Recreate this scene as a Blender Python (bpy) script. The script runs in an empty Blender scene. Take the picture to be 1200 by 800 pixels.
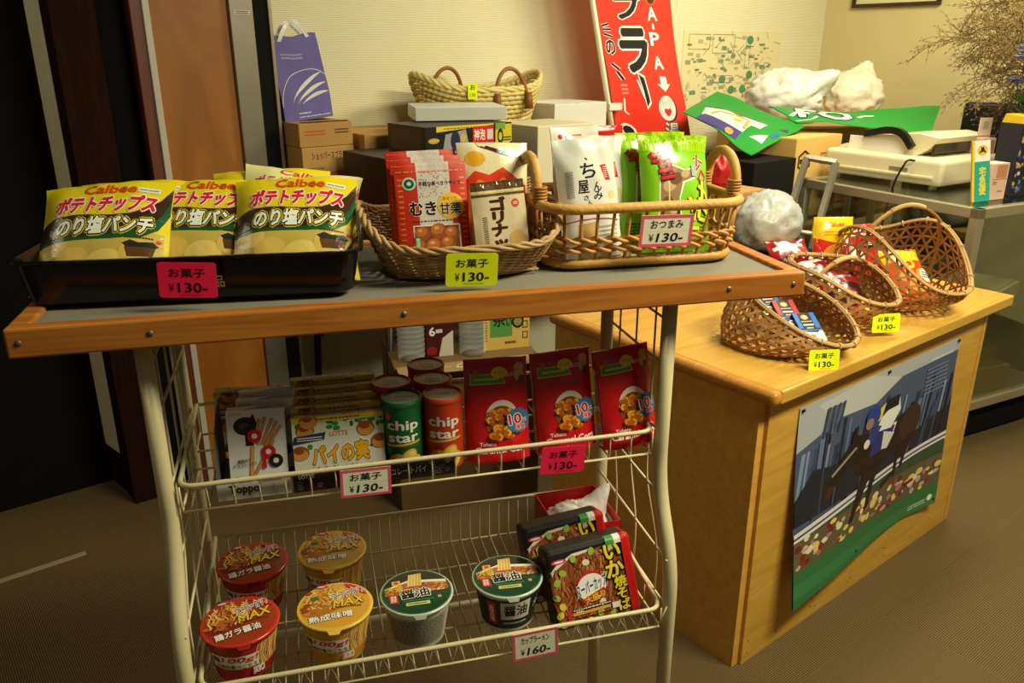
import bpy, bmesh, math, random
from math import sin, cos, pi, radians
from mathutils import Vector, Matrix, noise
from mathutils.geometry import tessellate_polygon

scene = bpy.context.scene
COL = scene.collection
random.seed(7)

# ---------------------------------------------------------------- camera, light, exposure
CAM_H, PITCH, FPX = 1.4, radians(19.7), 955.0
cam_data = bpy.data.cameras.new('camera')
cam_data.sensor_width = 36.0
cam_data.lens = 36.0 * FPX / 1200.0
cam_data.clip_start = 0.05
cam = bpy.data.objects.new('camera', cam_data)
cam.location = (0, 0, CAM_H)
cam.rotation_euler = (pi / 2 - PITCH, 0, 0)
COL.objects.link(cam)
scene.camera = cam

scene.view_settings.view_transform = 'Standard'
scene.view_settings.look = 'None'
scene.view_settings.gamma = 1.0
scene.view_settings.use_curve_mapping = False
scene.view_settings.exposure = 0.0

world = bpy.data.worlds.new('room_air')
scene.world = world
world.use_nodes = True
bg = world.node_tree.nodes['Background']
bg.inputs['Color'].default_value = (1.0, 0.90, 0.60, 1)
bg.inputs['Strength'].default_value = 0.075

def area_light(name, loc, aim, size, size_y, power, color):
    d = bpy.data.lights.new(name, 'AREA')
    d.shape = 'RECTANGLE'; d.size = size; d.size_y = size_y
    d.energy = power; d.color = color
    o = bpy.data.objects.new(name, d)
    o.location = loc
    o.rotation_euler = (Vector(aim) - Vector(loc)).to_track_quat('-Z', 'Y').to_euler()
    COL.objects.link(o)
    return o

WARM = (1.0, 0.955, 0.65)
area_light('ceiling_and_fill_lamp', (1.40, 0.88, 2.42), (1.2, 1.2, 0.0), 1.2, 0.30, 76, WARM)
area_light('ceiling_and_fill_lamp', (1.60, 2.90, 2.42), (1.2, 3.4, 0.0), 1.2, 0.35, 50, WARM)
area_light('ceiling_and_fill_lamp', (-2.3, 1.0, 2.42), (-1.35, 2.7, 1.3), 1.2, 0.35, 6, WARM)  # fill light added to brighten the linen inset, not a real fixture

# ---------------------------------------------------------------- colour and materials
def lin(c):
    r = []
    for x in c[:3]:
        x /= 255.0
        r.append(x / 12.92 if x <= 0.04045 else ((x + 0.055) / 1.055) ** 2.4)
    return (r[0], r[1], r[2], 1.0)

def new_mat(name):
    m = bpy.data.materials.new(name)
    m.use_nodes = True
    nt = m.node_tree
    return m, nt, nt.nodes['Principled BSDF']

def link(nt, a, b): nt.links.new(a, b)

def finish(name, rough, spec=0.5, metal=0.0, bump=0.0, bscale=120.0, coat=0.0, trans=0.0, var=0.0):
    """a finish that reads the printed colour of each face"""
    m, nt, p = new_mat(name)
    a = nt.nodes.new('ShaderNodeAttribute'); a.attribute_name = 'print'
    out = a.outputs['Color']
    if var:
        tc = nt.nodes.new('ShaderNodeTexCoord')
        n = nt.nodes.new('ShaderNodeTexNoise'); n.inputs['Scale'].default_value = 14; n.inputs['Detail'].default_value = 5
        link(nt, tc.outputs['Object'], n.inputs['Vector'])
        mr = nt.nodes.new('ShaderNodeMapRange')
        mr.inputs['To Min'].default_value = 1 - var; mr.inputs['To Max'].default_value = 1 + var
        link(nt, n.outputs['Fac'], mr.inputs['Value'])
        hsv = nt.nodes.new('ShaderNodeHueSaturation')
        link(nt, mr.outputs['Result'], hsv.inputs['Value']); link(nt, out, hsv.inputs['Color'])
        out = hsv.outputs['Color']
    link(nt, out, p.inputs['Base Color'])
    p.inputs['Roughness'].default_value = rough
    p.inputs['Specular IOR Level'].default_value = spec
    p.inputs['Metallic'].default_value = metal
    p.inputs['Coat Weight'].default_value = coat
    p.inputs['Transmission Weight'].default_value = trans
    if bump:
        tc = nt.nodes.new('ShaderNodeTexCoord')
        n = nt.nodes.new('ShaderNodeTexNoise'); n.inputs['Scale'].default_value = bscale; n.inputs['Detail'].default_value = 3
        b = nt.nodes.new('ShaderNodeBump'); b.inputs['Strength'].default_value = bump; b.inputs['Distance'].default_value = 0.004
        link(nt, tc.outputs['Object'], n.inputs['Vector'])
        link(nt, n.outputs['Fac'], b.inputs['Height']); link(nt, b.outputs['Normal'], p.inputs['Normal'])
    return m

FOIL = finish('printed_foil', 0.22, 0.55, 0.0, 0.35, 28)
CARD = finish('printed_card', 0.42, 0.4)
PAPER = finish('paper', 0.75, 0.2)
MATTE = finish('matte', 0.85, 0.15, var=0.12)
PLASTIC = finish('plastic', 0.35, 0.45)
GLOSS = finish('lacquer', 0.16, 0.5)
KRAFT = finish('corrugated_cardboard', 0.8, 0.2, bump=0.15, bscale=60, var=0.06)
CLOTH = finish('vinyl_cloth', 0.5, 0.35, bump=0.5, bscale=22)
POLY = finish('thin_poly', 0.35, 0.5, bump=1.0, bscale=34)
METAL = finish('aluminium', 0.45, 0.5, metal=0.75, var=0.1)
CANE = finish('cane', 0.5, 0.35, bump=0.3, bscale=160, var=0.16)
PAINT = finish('cream_enamel', 0.42, 0.45, bump=0.08, bscale=90, var=0.08)

def wood(name, c1, c2, scale, axis, rough=0.45, stretch=14.0, coat=0.0, dist=2.0):
    m, nt, p = new_mat(name)
    tc = nt.nodes.new('ShaderNodeTexCoord'); mp = nt.nodes.new('ShaderNodeMapping')
    s = [stretch, stretch, stretch]; s[axis] = 1.0
    mp.inputs['Scale'].default_value = s
    n = nt.nodes.new('ShaderNodeTexNoise'); n.inputs['Scale'].default_value = scale; n.inputs['Detail'].default_value = 6; n.inputs['Distortion'].default_value = dist
    r = nt.nodes.new('ShaderNodeValToRGB')
    r.color_ramp.elements[0].position = 0.3; r.color_ramp.elements[0].color = lin(c1)
    r.color_ramp.elements[1].position = 0.72; r.color_ramp.elements[1].color = lin(c2)
    link(nt, tc.outputs['Object'], mp.inputs['Vector']); link(nt, mp.outputs['Vector'], n.inputs['Vector'])
    link(nt, n.outputs['Fac'], r.inputs['Fac']); link(nt, r.outputs['Color'], p.inputs['Base Color'])
    p.inputs['Roughness'].default_value = rough; p.inputs['Coat Weight'].default_value = coat
    b = nt.nodes.new('ShaderNodeBump'); b.inputs['Strength'].default_value = 0.06; b.inputs['Distance'].default_value = 0.003
    link(nt, n.outputs['Fac'], b.inputs['Height']); link(nt, b.outputs['Normal'], p.inputs['Normal'])
    return m

PINE = wood('pine_strip', (162, 90, 24), (200, 128, 48), 3.0, 0, 0.45)
MAPLE = wood('maple_laminate', (192, 142, 52), (214, 166, 74), 2.2, 0, 0.33, 9)
MAPLE_SIDE = wood('maple_side_panel', (206, 148, 60), (222, 168, 76), 2.2, 0, 0.4, 9)
EDGING = wood('oak_edging', (184, 122, 50), (206, 146, 68), 4, 0, 0.28, 12, 0.4)
DARKWOOD = wood('dark_brown_board', (30, 14, 8), (44, 21, 12), 3, 2, 0.85)
DARKWOOD.node_tree.nodes['Principled BSDF'].inputs['Specular IOR Level'].default_value = 0.08
REDWOOD = wood('red_brown_board', (92, 42, 22), (110, 52, 28), 3, 2, 0.5)
ORANGEWOOD = wood('orange_veneer', (142, 82, 14), (172, 104, 26), 1.6, 2, 0.5, 5)
LINENBOARD = wood('pale_linen_board', (216, 198, 164), (236, 220, 188), 20, 2, 0.7, 3)

def glass_mat():
    m, nt, p = new_mat('clear_glass')
    nt.nodes.remove(p)
    out = nt.nodes['Material Output']
    t = nt.nodes.new('ShaderNodeBsdfTransparent'); t.inputs['Color'].default_value = (0.86, 0.9, 0.84, 1)
    g = nt.nodes.new('ShaderNodeBsdfGlossy'); g.inputs['Roughness'].default_value = 0.04
    lw = nt.nodes.new('ShaderNodeLayerWeight'); lw.inputs['Blend'].default_value = 0.25
    mx = nt.nodes.new('ShaderNodeMixShader')
    mr = nt.nodes.new('ShaderNodeMapRange'); mr.inputs['To Min'].default_value = 0.06; mr.inputs['To Max'].default_value = 0.6
    link(nt, lw.outputs['Facing'], mr.inputs['Value']); link(nt, mr.outputs['Result'], mx.inputs['Fac'])
    link(nt, t.outputs['BSDF'], mx.inputs[1]); link(nt, g.outputs['BSDF'], mx.inputs[2])
    link(nt, mx.outputs['Shader'], out.inputs['Surface'])
    return m
GLASS = glass_mat()
def pet_mat():
    m, nt, p = new_mat('clear_bottle_plastic')
    p.inputs['Base Color'].default_value = (0.85, 0.88, 0.86, 1); p.inputs['Roughness'].default_value = 0.08
    t = nt.nodes.new('ShaderNodeBsdfTransparent'); mx = nt.nodes.new('ShaderNodeMixShader'); mx.inputs['Fac'].default_value = 0.2
    link(nt, t.outputs['BSDF'], mx.inputs[1]); link(nt, p.outputs['BSDF'], mx.inputs[2]); link(nt, mx.outputs['Shader'], nt.nodes['Material Output'].inputs['Surface'])
    return m
PET = pet_mat()

def carpet_mat():
    m, nt, p = new_mat('ribbed_carpet_tile')
    tc = nt.nodes.new('ShaderNodeTexCoord')
    mp = nt.nodes.new('ShaderNodeMapping'); mp.inputs['Rotation'].default_value = (0, 0, -radians(38.4)); mp.inputs['Location'].default_value = (0.13, 0.22, 0)
    link(nt, tc.outputs['Object'], mp.inputs['Vector'])
    ch = nt.nodes.new('ShaderNodeTexChecker'); ch.inputs['Scale'].default_value = 2.0
    link(nt, mp.outputs['Vector'], ch.inputs['Vector'])
    waves = []
    for ax in ('X', 'Y'):
        w = nt.nodes.new('ShaderNodeTexWave'); w.bands_direction = ax; w.inputs['Scale'].default_value = 62.0
        w.inputs['Distortion'].default_value = 1.2; w.inputs['Detail'].default_value = 3; w.inputs['Detail Scale'].default_value = 8
        link(nt, mp.outputs['Vector'], w.inputs['Vector']); waves.append(w)
    mx = nt.nodes.new('ShaderNodeMix'); mx.data_type = 'FLOAT'
    link(nt, ch.outputs['Fac'], mx.inputs[0]); link(nt, waves[0].outputs['Fac'], mx.inputs[2]); link(nt, waves[1].outputs['Fac'], mx.inputs[3])
    n = nt.nodes.new('ShaderNodeTexNoise'); n.inputs['Scale'].default_value = 260; n.inputs['Detail'].default_value = 4
    link(nt, mp.outputs['Vector'], n.inputs['Vector'])
    ad = nt.nodes.new('ShaderNodeMath'); ad.operation = 'MULTIPLY_ADD'; ad.inputs[1].default_value = 0.55
    link(nt, mx.outputs[0], ad.inputs[0]); 
    ml = nt.nodes.new('ShaderNodeMath'); ml.operation = 'MULTIPLY'; ml.inputs[1].default_value = 0.5
    link(nt, n.outputs['Fac'], ml.inputs[0]); link(nt, ml.outputs[0], ad.inputs[2])
    r = nt.nodes.new('ShaderNodeValToRGB')
    r.color_ramp.elements[0].position = 0.15; r.color_ramp.elements[0].color = lin((64, 51, 32))
    r.color_ramp.elements[1].position = 0.8; r.color_ramp.elements[1].color = lin((120, 98, 64))
    link(nt, ad.outputs[0], r.inputs['Fac']); link(nt, r.outputs['Color'], p.inputs['Base Color'])
    p.inputs['Roughness'].default_value = 0.95; p.inputs['Specular IOR Level'].default_value = 0.05
    b = nt.nodes.new('ShaderNodeBump'); b.inputs['Strength'].default_value = 0.6; b.inputs['Distance'].default_value = 0.004
    link(nt, ad.outputs[0], b.inputs['Height']); link(nt, b.outputs['Normal'], p.inputs['Normal'])
    return m
CARPET = carpet_mat()

def wall_mat(name, c, ribs):
    m, nt, p = new_mat(name)
    tc = nt.nodes.new('ShaderNodeTexCoord')
    p.inputs['Roughness'].default_value = 0.8; p.inputs['Specular IOR Level'].default_value = 0.15
    w = nt.nodes.new('ShaderNodeTexWave'); w.bands_direction = 'Z'; w.inputs['Scale'].default_value = ribs
    w.inputs['Distortion'].default_value = 0.6; w.inputs['Detail'].default_value = 2
    link(nt, tc.outputs['Object'], w.inputs['Vector'])
    r = nt.nodes.new('ShaderNodeValToRGB')
    d = tuple(x * 0.93 for x in c)
    r.color_ramp.elements[0].color = lin(d); r.color_ramp.elements[1].color = lin(c); r.color_ramp.elements[1].position = 0.6
    link(nt, w.outputs['Fac'], r.inputs['Fac']); link(nt, r.outputs['Color'], p.inputs['Base Color'])
    b = nt.nodes.new('ShaderNodeBump'); b.inputs['Strength'].default_value = 0.35; b.inputs['Distance'].default_value = 0.004
    link(nt, w.outputs['Fac'], b.inputs['Height']); link(nt, b.outputs['Normal'], p.inputs['Normal'])
    return m
WALLPAPER = wall_mat('ribbed_wallpaper', (238, 228, 192), 52.0)
WALLPAPER_PLAIN = wall_mat('plain_wallpaper', (222, 204, 150), 90.0)

# ---------------------------------------------------------------- mesh builder
class MB:
    def __init__(s):
        s.v = []; s.f = []; s.c = []; s.sm = []; s.mi = []
    def add(s, verts, faces, col=(200, 200, 200), smooth=False, M=None, mi=0):
        o = len(s.v)
        if M is not None: verts = [M @ Vector(p) for p in verts]
        s.v.extend([tuple(p) for p in verts])
        c = lin(col)
        for f in faces:
            s.f.append([i + o for i in f]); s.c.append(c); s.sm.append(smooth); s.mi.append(mi)
    def box(s, c, size, col=(200, 200, 200), bev=0.0, M=None, mi=0, seg=2):
        if bev <= 0:
            x, y, z = (q / 2 for q in size)
            vs = [(c[0] + a * x, c[1] + b * y, c[2] + d * z) for d in (-1, 1) for b in (-1, 1) for a in (-1, 1)]
            s.add(vs, [(0, 2, 3, 1), (4, 5, 7, 6), (0, 1, 5, 4), (2, 6, 7, 3), (0, 4, 6, 2), (1, 3, 7, 5)], col, False, M, mi)
            return
        bm = bmesh.new(); bmesh.ops.create_cube(bm, size=1.0)
        for v in bm.verts: v.co = Vector((v.co.x * size[0] + c[0], v.co.y * size[1] + c[1], v.co.z * size[2] + c[2]))
        bmesh.ops.bevel(bm, geom=bm.edges[:], offset=bev, segments=seg, profile=0.5, affect='EDGES', clamp_overlap=True)
        bm.verts.index_update()
        s.add([v.co.copy() for v in bm.verts], [[v.index for v in f.verts] for f in bm.faces], col, False, M, mi)
        bm.free()
    def tube(s, pts, r, n=8, col=(200, 200, 200), closed=False, M=None, mi=0, taper=None, cap=True):
        P = [Vector(p) for p in pts]; m = len(P)
        vs = []; up = None
        for i in range(m):
            if closed: t = P[(i + 1) % m] - P[(i - 1) % m]
            else: t = P[min(i + 1, m - 1)] - P[max(i - 1, 0)]
            if t.length < 1e-9: t = Vector((0, 0, 1))
            t.normalize()
            if up is None:
                up = Vector((0, 0, 1)) if abs(t.z) < 0.9 else Vector((1, 0, 0))
            a = (up - t * up.dot(t))
            if a.length < 1e-6: a = t.orthogonal()
            a.normalize(); b = t.cross(a); up = a
            rr = r if taper is None else r * (1 + (taper - 1) * i / max(1, m - 1))
            for k in range(n):
                an = 2 * pi * k / n
                vs.append(P[i] + a * (cos(an) * rr) + b * (sin(an) * rr))
        fs = []
        for i in range(m if closed else m - 1):
            j = (i + 1) % m
            for k in range(n):
                l = (k + 1) % n
                fs.append((i * n + k, i * n + l, j * n + l, j * n + k))
        if not closed and cap:
            fs.append(tuple(range(n))[::-1]); fs.append(tuple((m - 1) * n + k for k in range(n)))
        s.add(vs, fs, col, n > 4, M, mi)
    def ribbon(s, pts, nrm, w, t, col=(200, 200, 200), M=None, mi=0, closed=False):
        """flat strip: pts with surface normals nrm, width w, thickness t"""
        P = [Vector(p) for p in pts]; N = [Vector(q) for q in nrm]; m = len(P); vs = []
        for i in range(m):
            tn = (P[(i + 1) % m] - P[(i - 1) % m]) if closed else (P[min(i + 1, m - 1)] - P[max(i - 1, 0)])
            tn.normalize(); side = N[i].cross(tn).normalized() * (w / 2); nn = N[i].normalized() * (t / 2)
            vs += [P[i] + side + nn, P[i] - side + nn, P[i] - side - nn, P[i] + side - nn]
        fs = []
        for i in range(m if closed else m - 1):
            j = (i + 1) % m
            for k in range(4):
                l = (k + 1) % 4
                fs.append((i * 4 + k, j * 4 + k, j * 4 + l, i * 4 + l))
        if not closed: fs += [(0, 1, 2, 3), tuple((m - 1) * 4 + k for k in (3, 2, 1, 0))]
        s.add(vs, fs, col, False, M, mi)
    def lathe(s, prof, n=40, col=(200, 200, 200), M=None, mi=0, smooth=True, cols=None):
        vs = [(r * cos(2 * pi * k / n), r * sin(2 * pi * k / n), z) for r, z in prof for k in range(n)]
        for i in range(len(prof) - 1):
            fs = [(i * n + k, i * n + (k + 1) % n, (i + 1) * n + (k + 1) % n, (i + 1) * n + k) for k in range(n)]
            if i == 0: s.add(vs, [], col, smooth, M, mi); base = len(s.v) - len(vs)
            c = lin(cols[i] if cols else col)
            for f in fs: s.f.append([q + base for q in f]); s.c.append(c); s.sm.append(smooth); s.mi.append(mi)
    def surf(s, fn, nu, nv, col=(200, 200, 200), smooth=True, closed_u=False, M=None, mi=0, flip=False, colfn=None):
        vs = [fn(i / nu, j / nv) for j in range(nv + 1) for i in range(nu + (0 if closed_u else 1))]
        w = nu if closed_u else nu + 1
        o = len(s.v)
        s.add(vs, [], col, smooth, M, mi)
        c0 = lin(col)
        for j in range(nv):
            for i in range(nu):
                k = (i + 1) % w if closed_u else i + 1
                f = [o + j * w + i, o + j * w + k, o + (j + 1) * w + k, o + (j + 1) * w + i]
                if flip: f.reverse()
                s.f.append(f); s.c.append(lin(colfn((i + .5) / nu, (j + .5) / nv)) if colfn else c0); s.sm.append(smooth); s.mi.append(mi)
    def prism(s, poly, z0, z1, col=(200, 200, 200), M=None, mi=0, smooth=False):
        n = len(poly)
        vs = [(p[0], p[1], z0) for p in poly] + [(p[0], p[1], z1) for p in poly]
        fs = [(i, (i + 1) % n, n + (i + 1) % n, n + i) for i in range(n)]
        s.add(vs, fs, col, smooth, M, mi)
        tr = tessellate_polygon([[Vector((p[0], p[1], 0)) for p in poly]])
        s.add(vs, [tuple(reversed(t)) for t in tr] + [tuple(i + n for i in t) for t in tr], col, False, M, mi)
    def art(s, art, fn, maxe=None, M=None, mi=0, step=0.00016, lift=0.0003, sat=36):
        for tris, col, lv in art.items:
            off = lift + step * sat * (1 - math.exp(-lv / sat))
            if maxe:
                tt = []
                stack = list(tris)
                while stack:
                    t = stack.pop()
                    e = [(t[i][0] - t[(i + 1) % 3][0]) ** 2 + (t[i][1] - t[(i + 1) % 3][1]) ** 2 for i in range(3)]
                    k = max(range(3), key=lambda i: e[i])
                    if e[k] > maxe * maxe:
                        a, b, c = t[k], t[(k + 1) % 3], t[(k + 2) % 3]
                        m_ = ((a[0] + b[0]) / 2, (a[1] + b[1]) / 2)
                        stack.append((a, m_, c)); stack.append((m_, b, c))
                    else: tt.append(t)
                tris = tt
            idx = {}; vs = []; fs = []
            for t in tris:
                f = []
                for p in t:
                    key = (round(p[0], 5), round(p[1], 5))
                    if key not in idx:
                        idx[key] = len(vs); vs.append(fn(p[0], p[1], off))
                    f.append(idx[key])
                if len(set(f)) == 3: fs.append(f)
            s.add(vs, fs, col, False, M, mi)
    def build(s, name, mats, parent=None, loc=None, M=None):
        me = bpy.data.meshes.new(name)
        me.from_pydata(s.v, [], s.f)
        at = me.color_attributes.new('print', 'FLOAT_COLOR', 'CORNER')
        buf = []
        for f, c in zip(s.f, s.c): buf.extend(list(c) * len(f))
        at.data.foreach_set('color', buf)
        me.polygons.foreach_set('use_smooth', s.sm)
        if not isinstance(mats, (list, tuple)): mats = [mats]
        for m in mats: me.materials.append(m)
        me.polygons.foreach_set('material_index', s.mi)
        me.update()
        o = bpy.data.objects.new(name, me)
        COL.objects.link(o)
        if parent is not None: o.parent = parent
        if loc is not None: o.location = loc
        if M is not None: o.matrix_local = M
        return o

# ---------------------------------------------------------------- flat print: shapes and lettering in a 0..1 square
_glyphs = {}
def glyph_tris(txt, off, spacing=1.0):
    key = (txt, off)
    if key in _glyphs: return _glyphs[key]
    cu = bpy.data.curves.new('lettering', 'FONT')
    cu.body = txt; cu.resolution_u = 2; cu.offset = off; cu.align_x = 'CENTER'; cu.space_line = 0.92
    ob = bpy.data.objects.new('lettering', cu)
    COL.objects.link(ob)
    bpy.context.view_layer.update()
    me = ob.to_mesh(); me.calc_loop_triangles()
    vs = [(v.co.x, v.co.y) for v in me.vertices]
    tr = [tuple(vs[i] for i in t.vertices) for t in me.loop_triangles]
    ob.to_mesh_clear()
    bpy.data.objects.remove(ob); bpy.data.curves.remove(cu)
    if not vs: vs = [(0, 0), (1, 1)]
    xs = [v[0] for v in vs]; ys = [v[1] for v in vs]
    _glyphs[key] = (tr, (min(xs), min(ys), max(xs), max(ys)))
    return _glyphs[key]

class Art:
    def __init__(s, asp=1.0): s.items = []; s.bb = []; s.asp = asp
    def _put(s, tris, col, lv=None):
        cl = []
        for t in tris:
            if all(-1e-6 <= q <= 1 + 1e-6 for p in t for q in p): cl.append(t); continue
            pg = list(t)
            for ax, lim, sg in ((0, 0, 1), (0, 1, -1), (1, 0, 1), (1, 1, -1)):
                res = []
                for i in range(len(pg)):
                    a, b = pg[i], pg[(i + 1) % len(pg)]
                    da, db = (a[ax] - lim) * sg, (b[ax] - lim) * sg
                    if da >= 0: res.append(a)
                    if (da >= 0) != (db >= 0):
                        k = da / (da - db); res.append((a[0] + (b[0] - a[0]) * k, a[1] + (b[1] - a[1]) * k))
                pg = res
                if len(pg) < 3: break
            for i in range(1, len(pg) - 1): cl.append((pg[0], pg[i], pg[i + 1]))
        tris = cl
        if not tris: return
        xs = [p[0] for t in tris for p in t]; ys = [p[1] for t in tris for p in t]
        b = (min(xs), min(ys), max(xs), max(ys))
        if lv is None:
          lv = 0
          for (q, l) in s.bb:
            if b[0] < q[2] and b[2] > q[0] and b[1] < q[3] and b[3] > q[1]: lv = max(lv, l + 1)
        s.bb.append((b, math.ceil(lv))); s.items.append((tris, col, lv))
        return lv
    def poly(s, pts, col):
        tr = tessellate_polygon([[Vector((p[0], p[1], 0)) for p in pts]])
        out = []
        for t in tr:
            a, b, c = (pts[i] for i in t)
            if (b[0] - a[0]) * (c[1] - a[1]) - (b[1] - a[1]) * (c[0] - a[0]) < 0: b, c = c, b
            out.append((a, b, c))
        s._put(out, col)
    def rect(s, u0, v0, u1, v1, col): s.poly([(u0, v0), (u1, v0), (u1, v1), (u0, v1)], col)
    def ell(s, cx, cy, rx, ry, col, n=22, rot=0.0, jag=0.0):
        pts = []
        for k in range(n):
            a = 2 * pi * k / n; q = 1 - (jag if k % 2 else 0)
            x, y = rx * cos(a) * q, ry * sin(a) * s.asp * q
            pts.append((cx + x * cos(rot) - y * sin(rot), cy + (x * sin(rot) + y * cos(rot)) / s.asp))
        s.poly(pts, col)
    def line(s, pts, w, col):
        for (a, b) in zip(pts, pts[1:]):
            dx, dy = b[0] - a[0], (b[1] - a[1]) * s.asp; l = math.hypot(dx, dy) or 1
            nx, ny = -dy / l * w / 2, dx / l * w / 2 / s.asp
            s.poly([(a[0] - nx, a[1] - ny), (b[0] - nx, b[1] - ny), (b[0] + nx, b[1] + ny), (a[0] + nx, a[1] + ny)], col)
    def frame(s, u0, v0, u1, v1, w, col):
        h = w / s.asp
        s.rect(u0, v0, u1, v0 + h, col); s.rect(u0, v1 - h, u1, v1, col)
        s.rect(u0, v0 + h, u0 + w, v1 - h, col); s.rect(u1 - w, v0 + h, u1, v1 - h, col)
    def text(s, txt, cx, cy, w, h, col, bold=0.0, out=(), rot=0.0, shear=0.0):
        """lettering fitted to a w x h box; out = [(colour, growth), ...] outer first"""
        tr, b = glyph_tris(txt, 0.0)
        bx, by = (b[0] + b[2]) / 2, (b[1] + b[3]) / 2
        kx, ky = w / max(1e-6, b[2] - b[0]), h / max(1e-6, b[3] - b[1])
        for c, g in list(out) + [(col, 0.0)]:
            lv = None; g = g * .8 + bold * .55
            n = 8 if g > .03 else 5 if g > .008 else 0
            sh = [(0, 0)] + [(g * cos(2 * pi * i / n), g * sin(2 * pi * i / n)) for i in range(n)]
            for i, (dx, dy) in enumerate(sh):
                res = []
                for t in tr:
                    q = []
                    for p in t:
                        x = (p[0] + dx - bx) * kx; y = (p[1] + dy - by) * ky * s.asp
                        x += shear * y
                        q.append((cx + x * cos(rot) - y * sin(rot), cy + (x * sin(rot) + y * cos(rot)) / s.asp))
                    res.append(tuple(q))
                lv = s._put(res, c, None if lv is None else lv + .05)         # the strokes never share a plane
    def scribble(s, u0, v0, u1, v1, col, rows=3, seed=1):
        """tiny print too small to read: short dashes in rows"""
        rn = random.Random(seed); rh = (v1 - v0) / rows; tris = []
        for r in range(rows):
            x = u0
            while x < u1:
                w = min((u1 - u0) * rn.uniform(0.03, 0.09), u1 - x)
                y0, y1 = v0 + rh * (r + .25), v0 + rh * (r + .75)
                tris += [((x, y0), (x + w, y0), (x + w, y1)), ((x, y0), (x + w, y1), (x, y1))]
                x += w + (u1 - u0) * 0.02
        s._put(tris, col)

# ---------------------------------------------------------------- scene records
def tag(o, label=None, cat=None, group=None, kind=None):
    if label: o['label'] = label
    if cat: o['category'] = cat
    if group: o['group'] = group
    if kind: o['kind'] = kind
    return o
def thing(name, label, cat, M=None, group=None):
    o = bpy.data.objects.new(name, None); COL.objects.link(o)
    o.empty_display_size = 0.05
    if M is not None: o.matrix_world = M
    return tag(o, label, cat, group)
def struct(name, mb, mats, parent=None):
    o = mb.build(name, mats, parent)
    o['kind'] = 'structure'
    return o
def copy_tree(o, parent=None):
    c = o.copy(); COL.objects.link(c)
    if parent is not None:
        c.parent = parent; c.matrix_parent_inverse = o.matrix_parent_inverse.copy()
    for ch in [q for q in bpy.data.objects if q.parent == o]: copy_tree(ch, c)
    return c
_first = {}
def place(maker, M, label, group=None, *args):
    """first use builds the thing, later ones copy it with its parts"""
    key = (maker.__name__,) + args
    if key in _first: o = copy_tree(_first[key])
    else: o = maker(*args); _first[key] = o
    o.matrix_world = M; o['label'] = label
    if group: o['group'] = group
    elif 'group' in o: del o['group']
    return o

# ---------------------------------------------------------------- places in the room
T = Matrix.Translation
def RZ(a): return Matrix.Rotation(radians(a), 4, 'Z')
def RX(a): return Matrix.Rotation(radians(a), 4, 'X')
def RY(a): return Matrix.Rotation(radians(a), 4, 'Y')
RACK = T((-0.472, 0.977, 0)) @ RZ(14.5)            # origin: left front post; x along the rack, y into the depth
DESK = T((0.548, 1.548, 0)) @ RZ(38.4)             # origin: left front corner of the desk top
ROOM = T((-0.768, 2.95, 0)) @ RZ(38.4)             # on the back wall, x along it, y through it
def rack(s, d, z, yaw=0.0, lean=0.0, roll=0.0): return RACK @ T((s, d, z)) @ RZ(yaw) @ RX(-lean) @ RY(roll)
def desk(x, y, z, yaw=0.0, lean=0.0, roll=0.0): return DESK @ T((x, y, z)) @ RZ(yaw) @ RX(-lean) @ RY(roll)
def room(x, y, z, yaw=0.0, lean=0.0, roll=0.0): return ROOM @ T((x, y, z)) @ RZ(yaw) @ RX(-lean) @ RY(roll)
def ray(px, py):
    v = py - 400.0
    return Vector((px - 600.0, FPX * cos(PITCH) - v * sin(PITCH), -(FPX * sin(PITCH) + v * cos(PITCH))))
def at_room(px, py, y):
    """the point of the plane y = const of the room frame seen at a pixel, in room coordinates"""
    R = ROOM.inverted(); o = R @ Vector((0, 0, CAM_H)); d = R.to_3x3() @ ray(px, py)
    return o + d * ((y - o.y) / d.y)
BOARD_Z, SHELF_Z, LOW_Z, DESK_Z = 1.09, 0.805, 0.53, 0.73
# ================================================================ the room
mb = MB(); mb.box((0.6, 2.2, -0.02), (7.0, 7.0, 0.04)); struct('floor', mb, CARPET)
mb = MB(); mb.box((1.52, 0.03, 1.3), (3.45, 0.06, 2.6)); o = struct('wall_back', mb, WALLPAPER); o.matrix_world = ROOM
mb = MB(); mb.box((3.27, -1.95, 1.3), (0.06, 3.9, 2.6)); o = struct('wall_right', mb, WALLPAPER_PLAIN); o.matrix_world = ROOM
mb = MB(); mb.box((-1.3, 0.05, 1.3), (2.1, 0.06, 2.6), (16, 13, 11)); o = struct('dark_opening_sheet', mb, MATTE); o.matrix_world = ROOM  # near-black sheet: darkness of the room past the doorway, put into its colour
mb = MB(); mb.box((-1.6, -0.40, 0.003), (1.32, 0.02, 0.006), (150, 134, 104), 0.002); o = struct('trim_1', mb, PLASTIC); o.matrix_world = ROOM

# the stored wooden partition on the left
P0 = T((-1.23, 2.33, 0)) @ RZ(38.4)
t = thing('wooden_partition', 'tall dark wooden partition with an orange veneer panel, left of the snack rack', 'partition', P0)
Hp = 2.5
def slab(name, x0, x1, y0, y1, z0, z1, mat, col=(200, 200, 200), lab=None, bev=0.002):
    m = MB(); Q = T((0, .11, 0)) @ RZ(9) @ T((0, -.11, 0)) if name.startswith('side_') else None    # the folded side leaf stands open a little
    m.box(((x0 + x1) / 2, (y0 + y1) / 2, (z0 + z1) / 2), (x1 - x0, y1 - y0, z1 - z0), col, bev, Q)
    o = m.build(name, mat, t)
    if lab: o['label'] = lab
slab('end_post', 0.0, 0.115, 0.0, 0.11, 0, Hp, DARKWOOD)
slab('side_frame', 0.0, 0.03, 0.50, 0.60, 0, Hp, DARKWOOD)
slab('side_frame', 0.0, 0.03, 0.11, 0.50, 0, 0.14, DARKWOOD)
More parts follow.
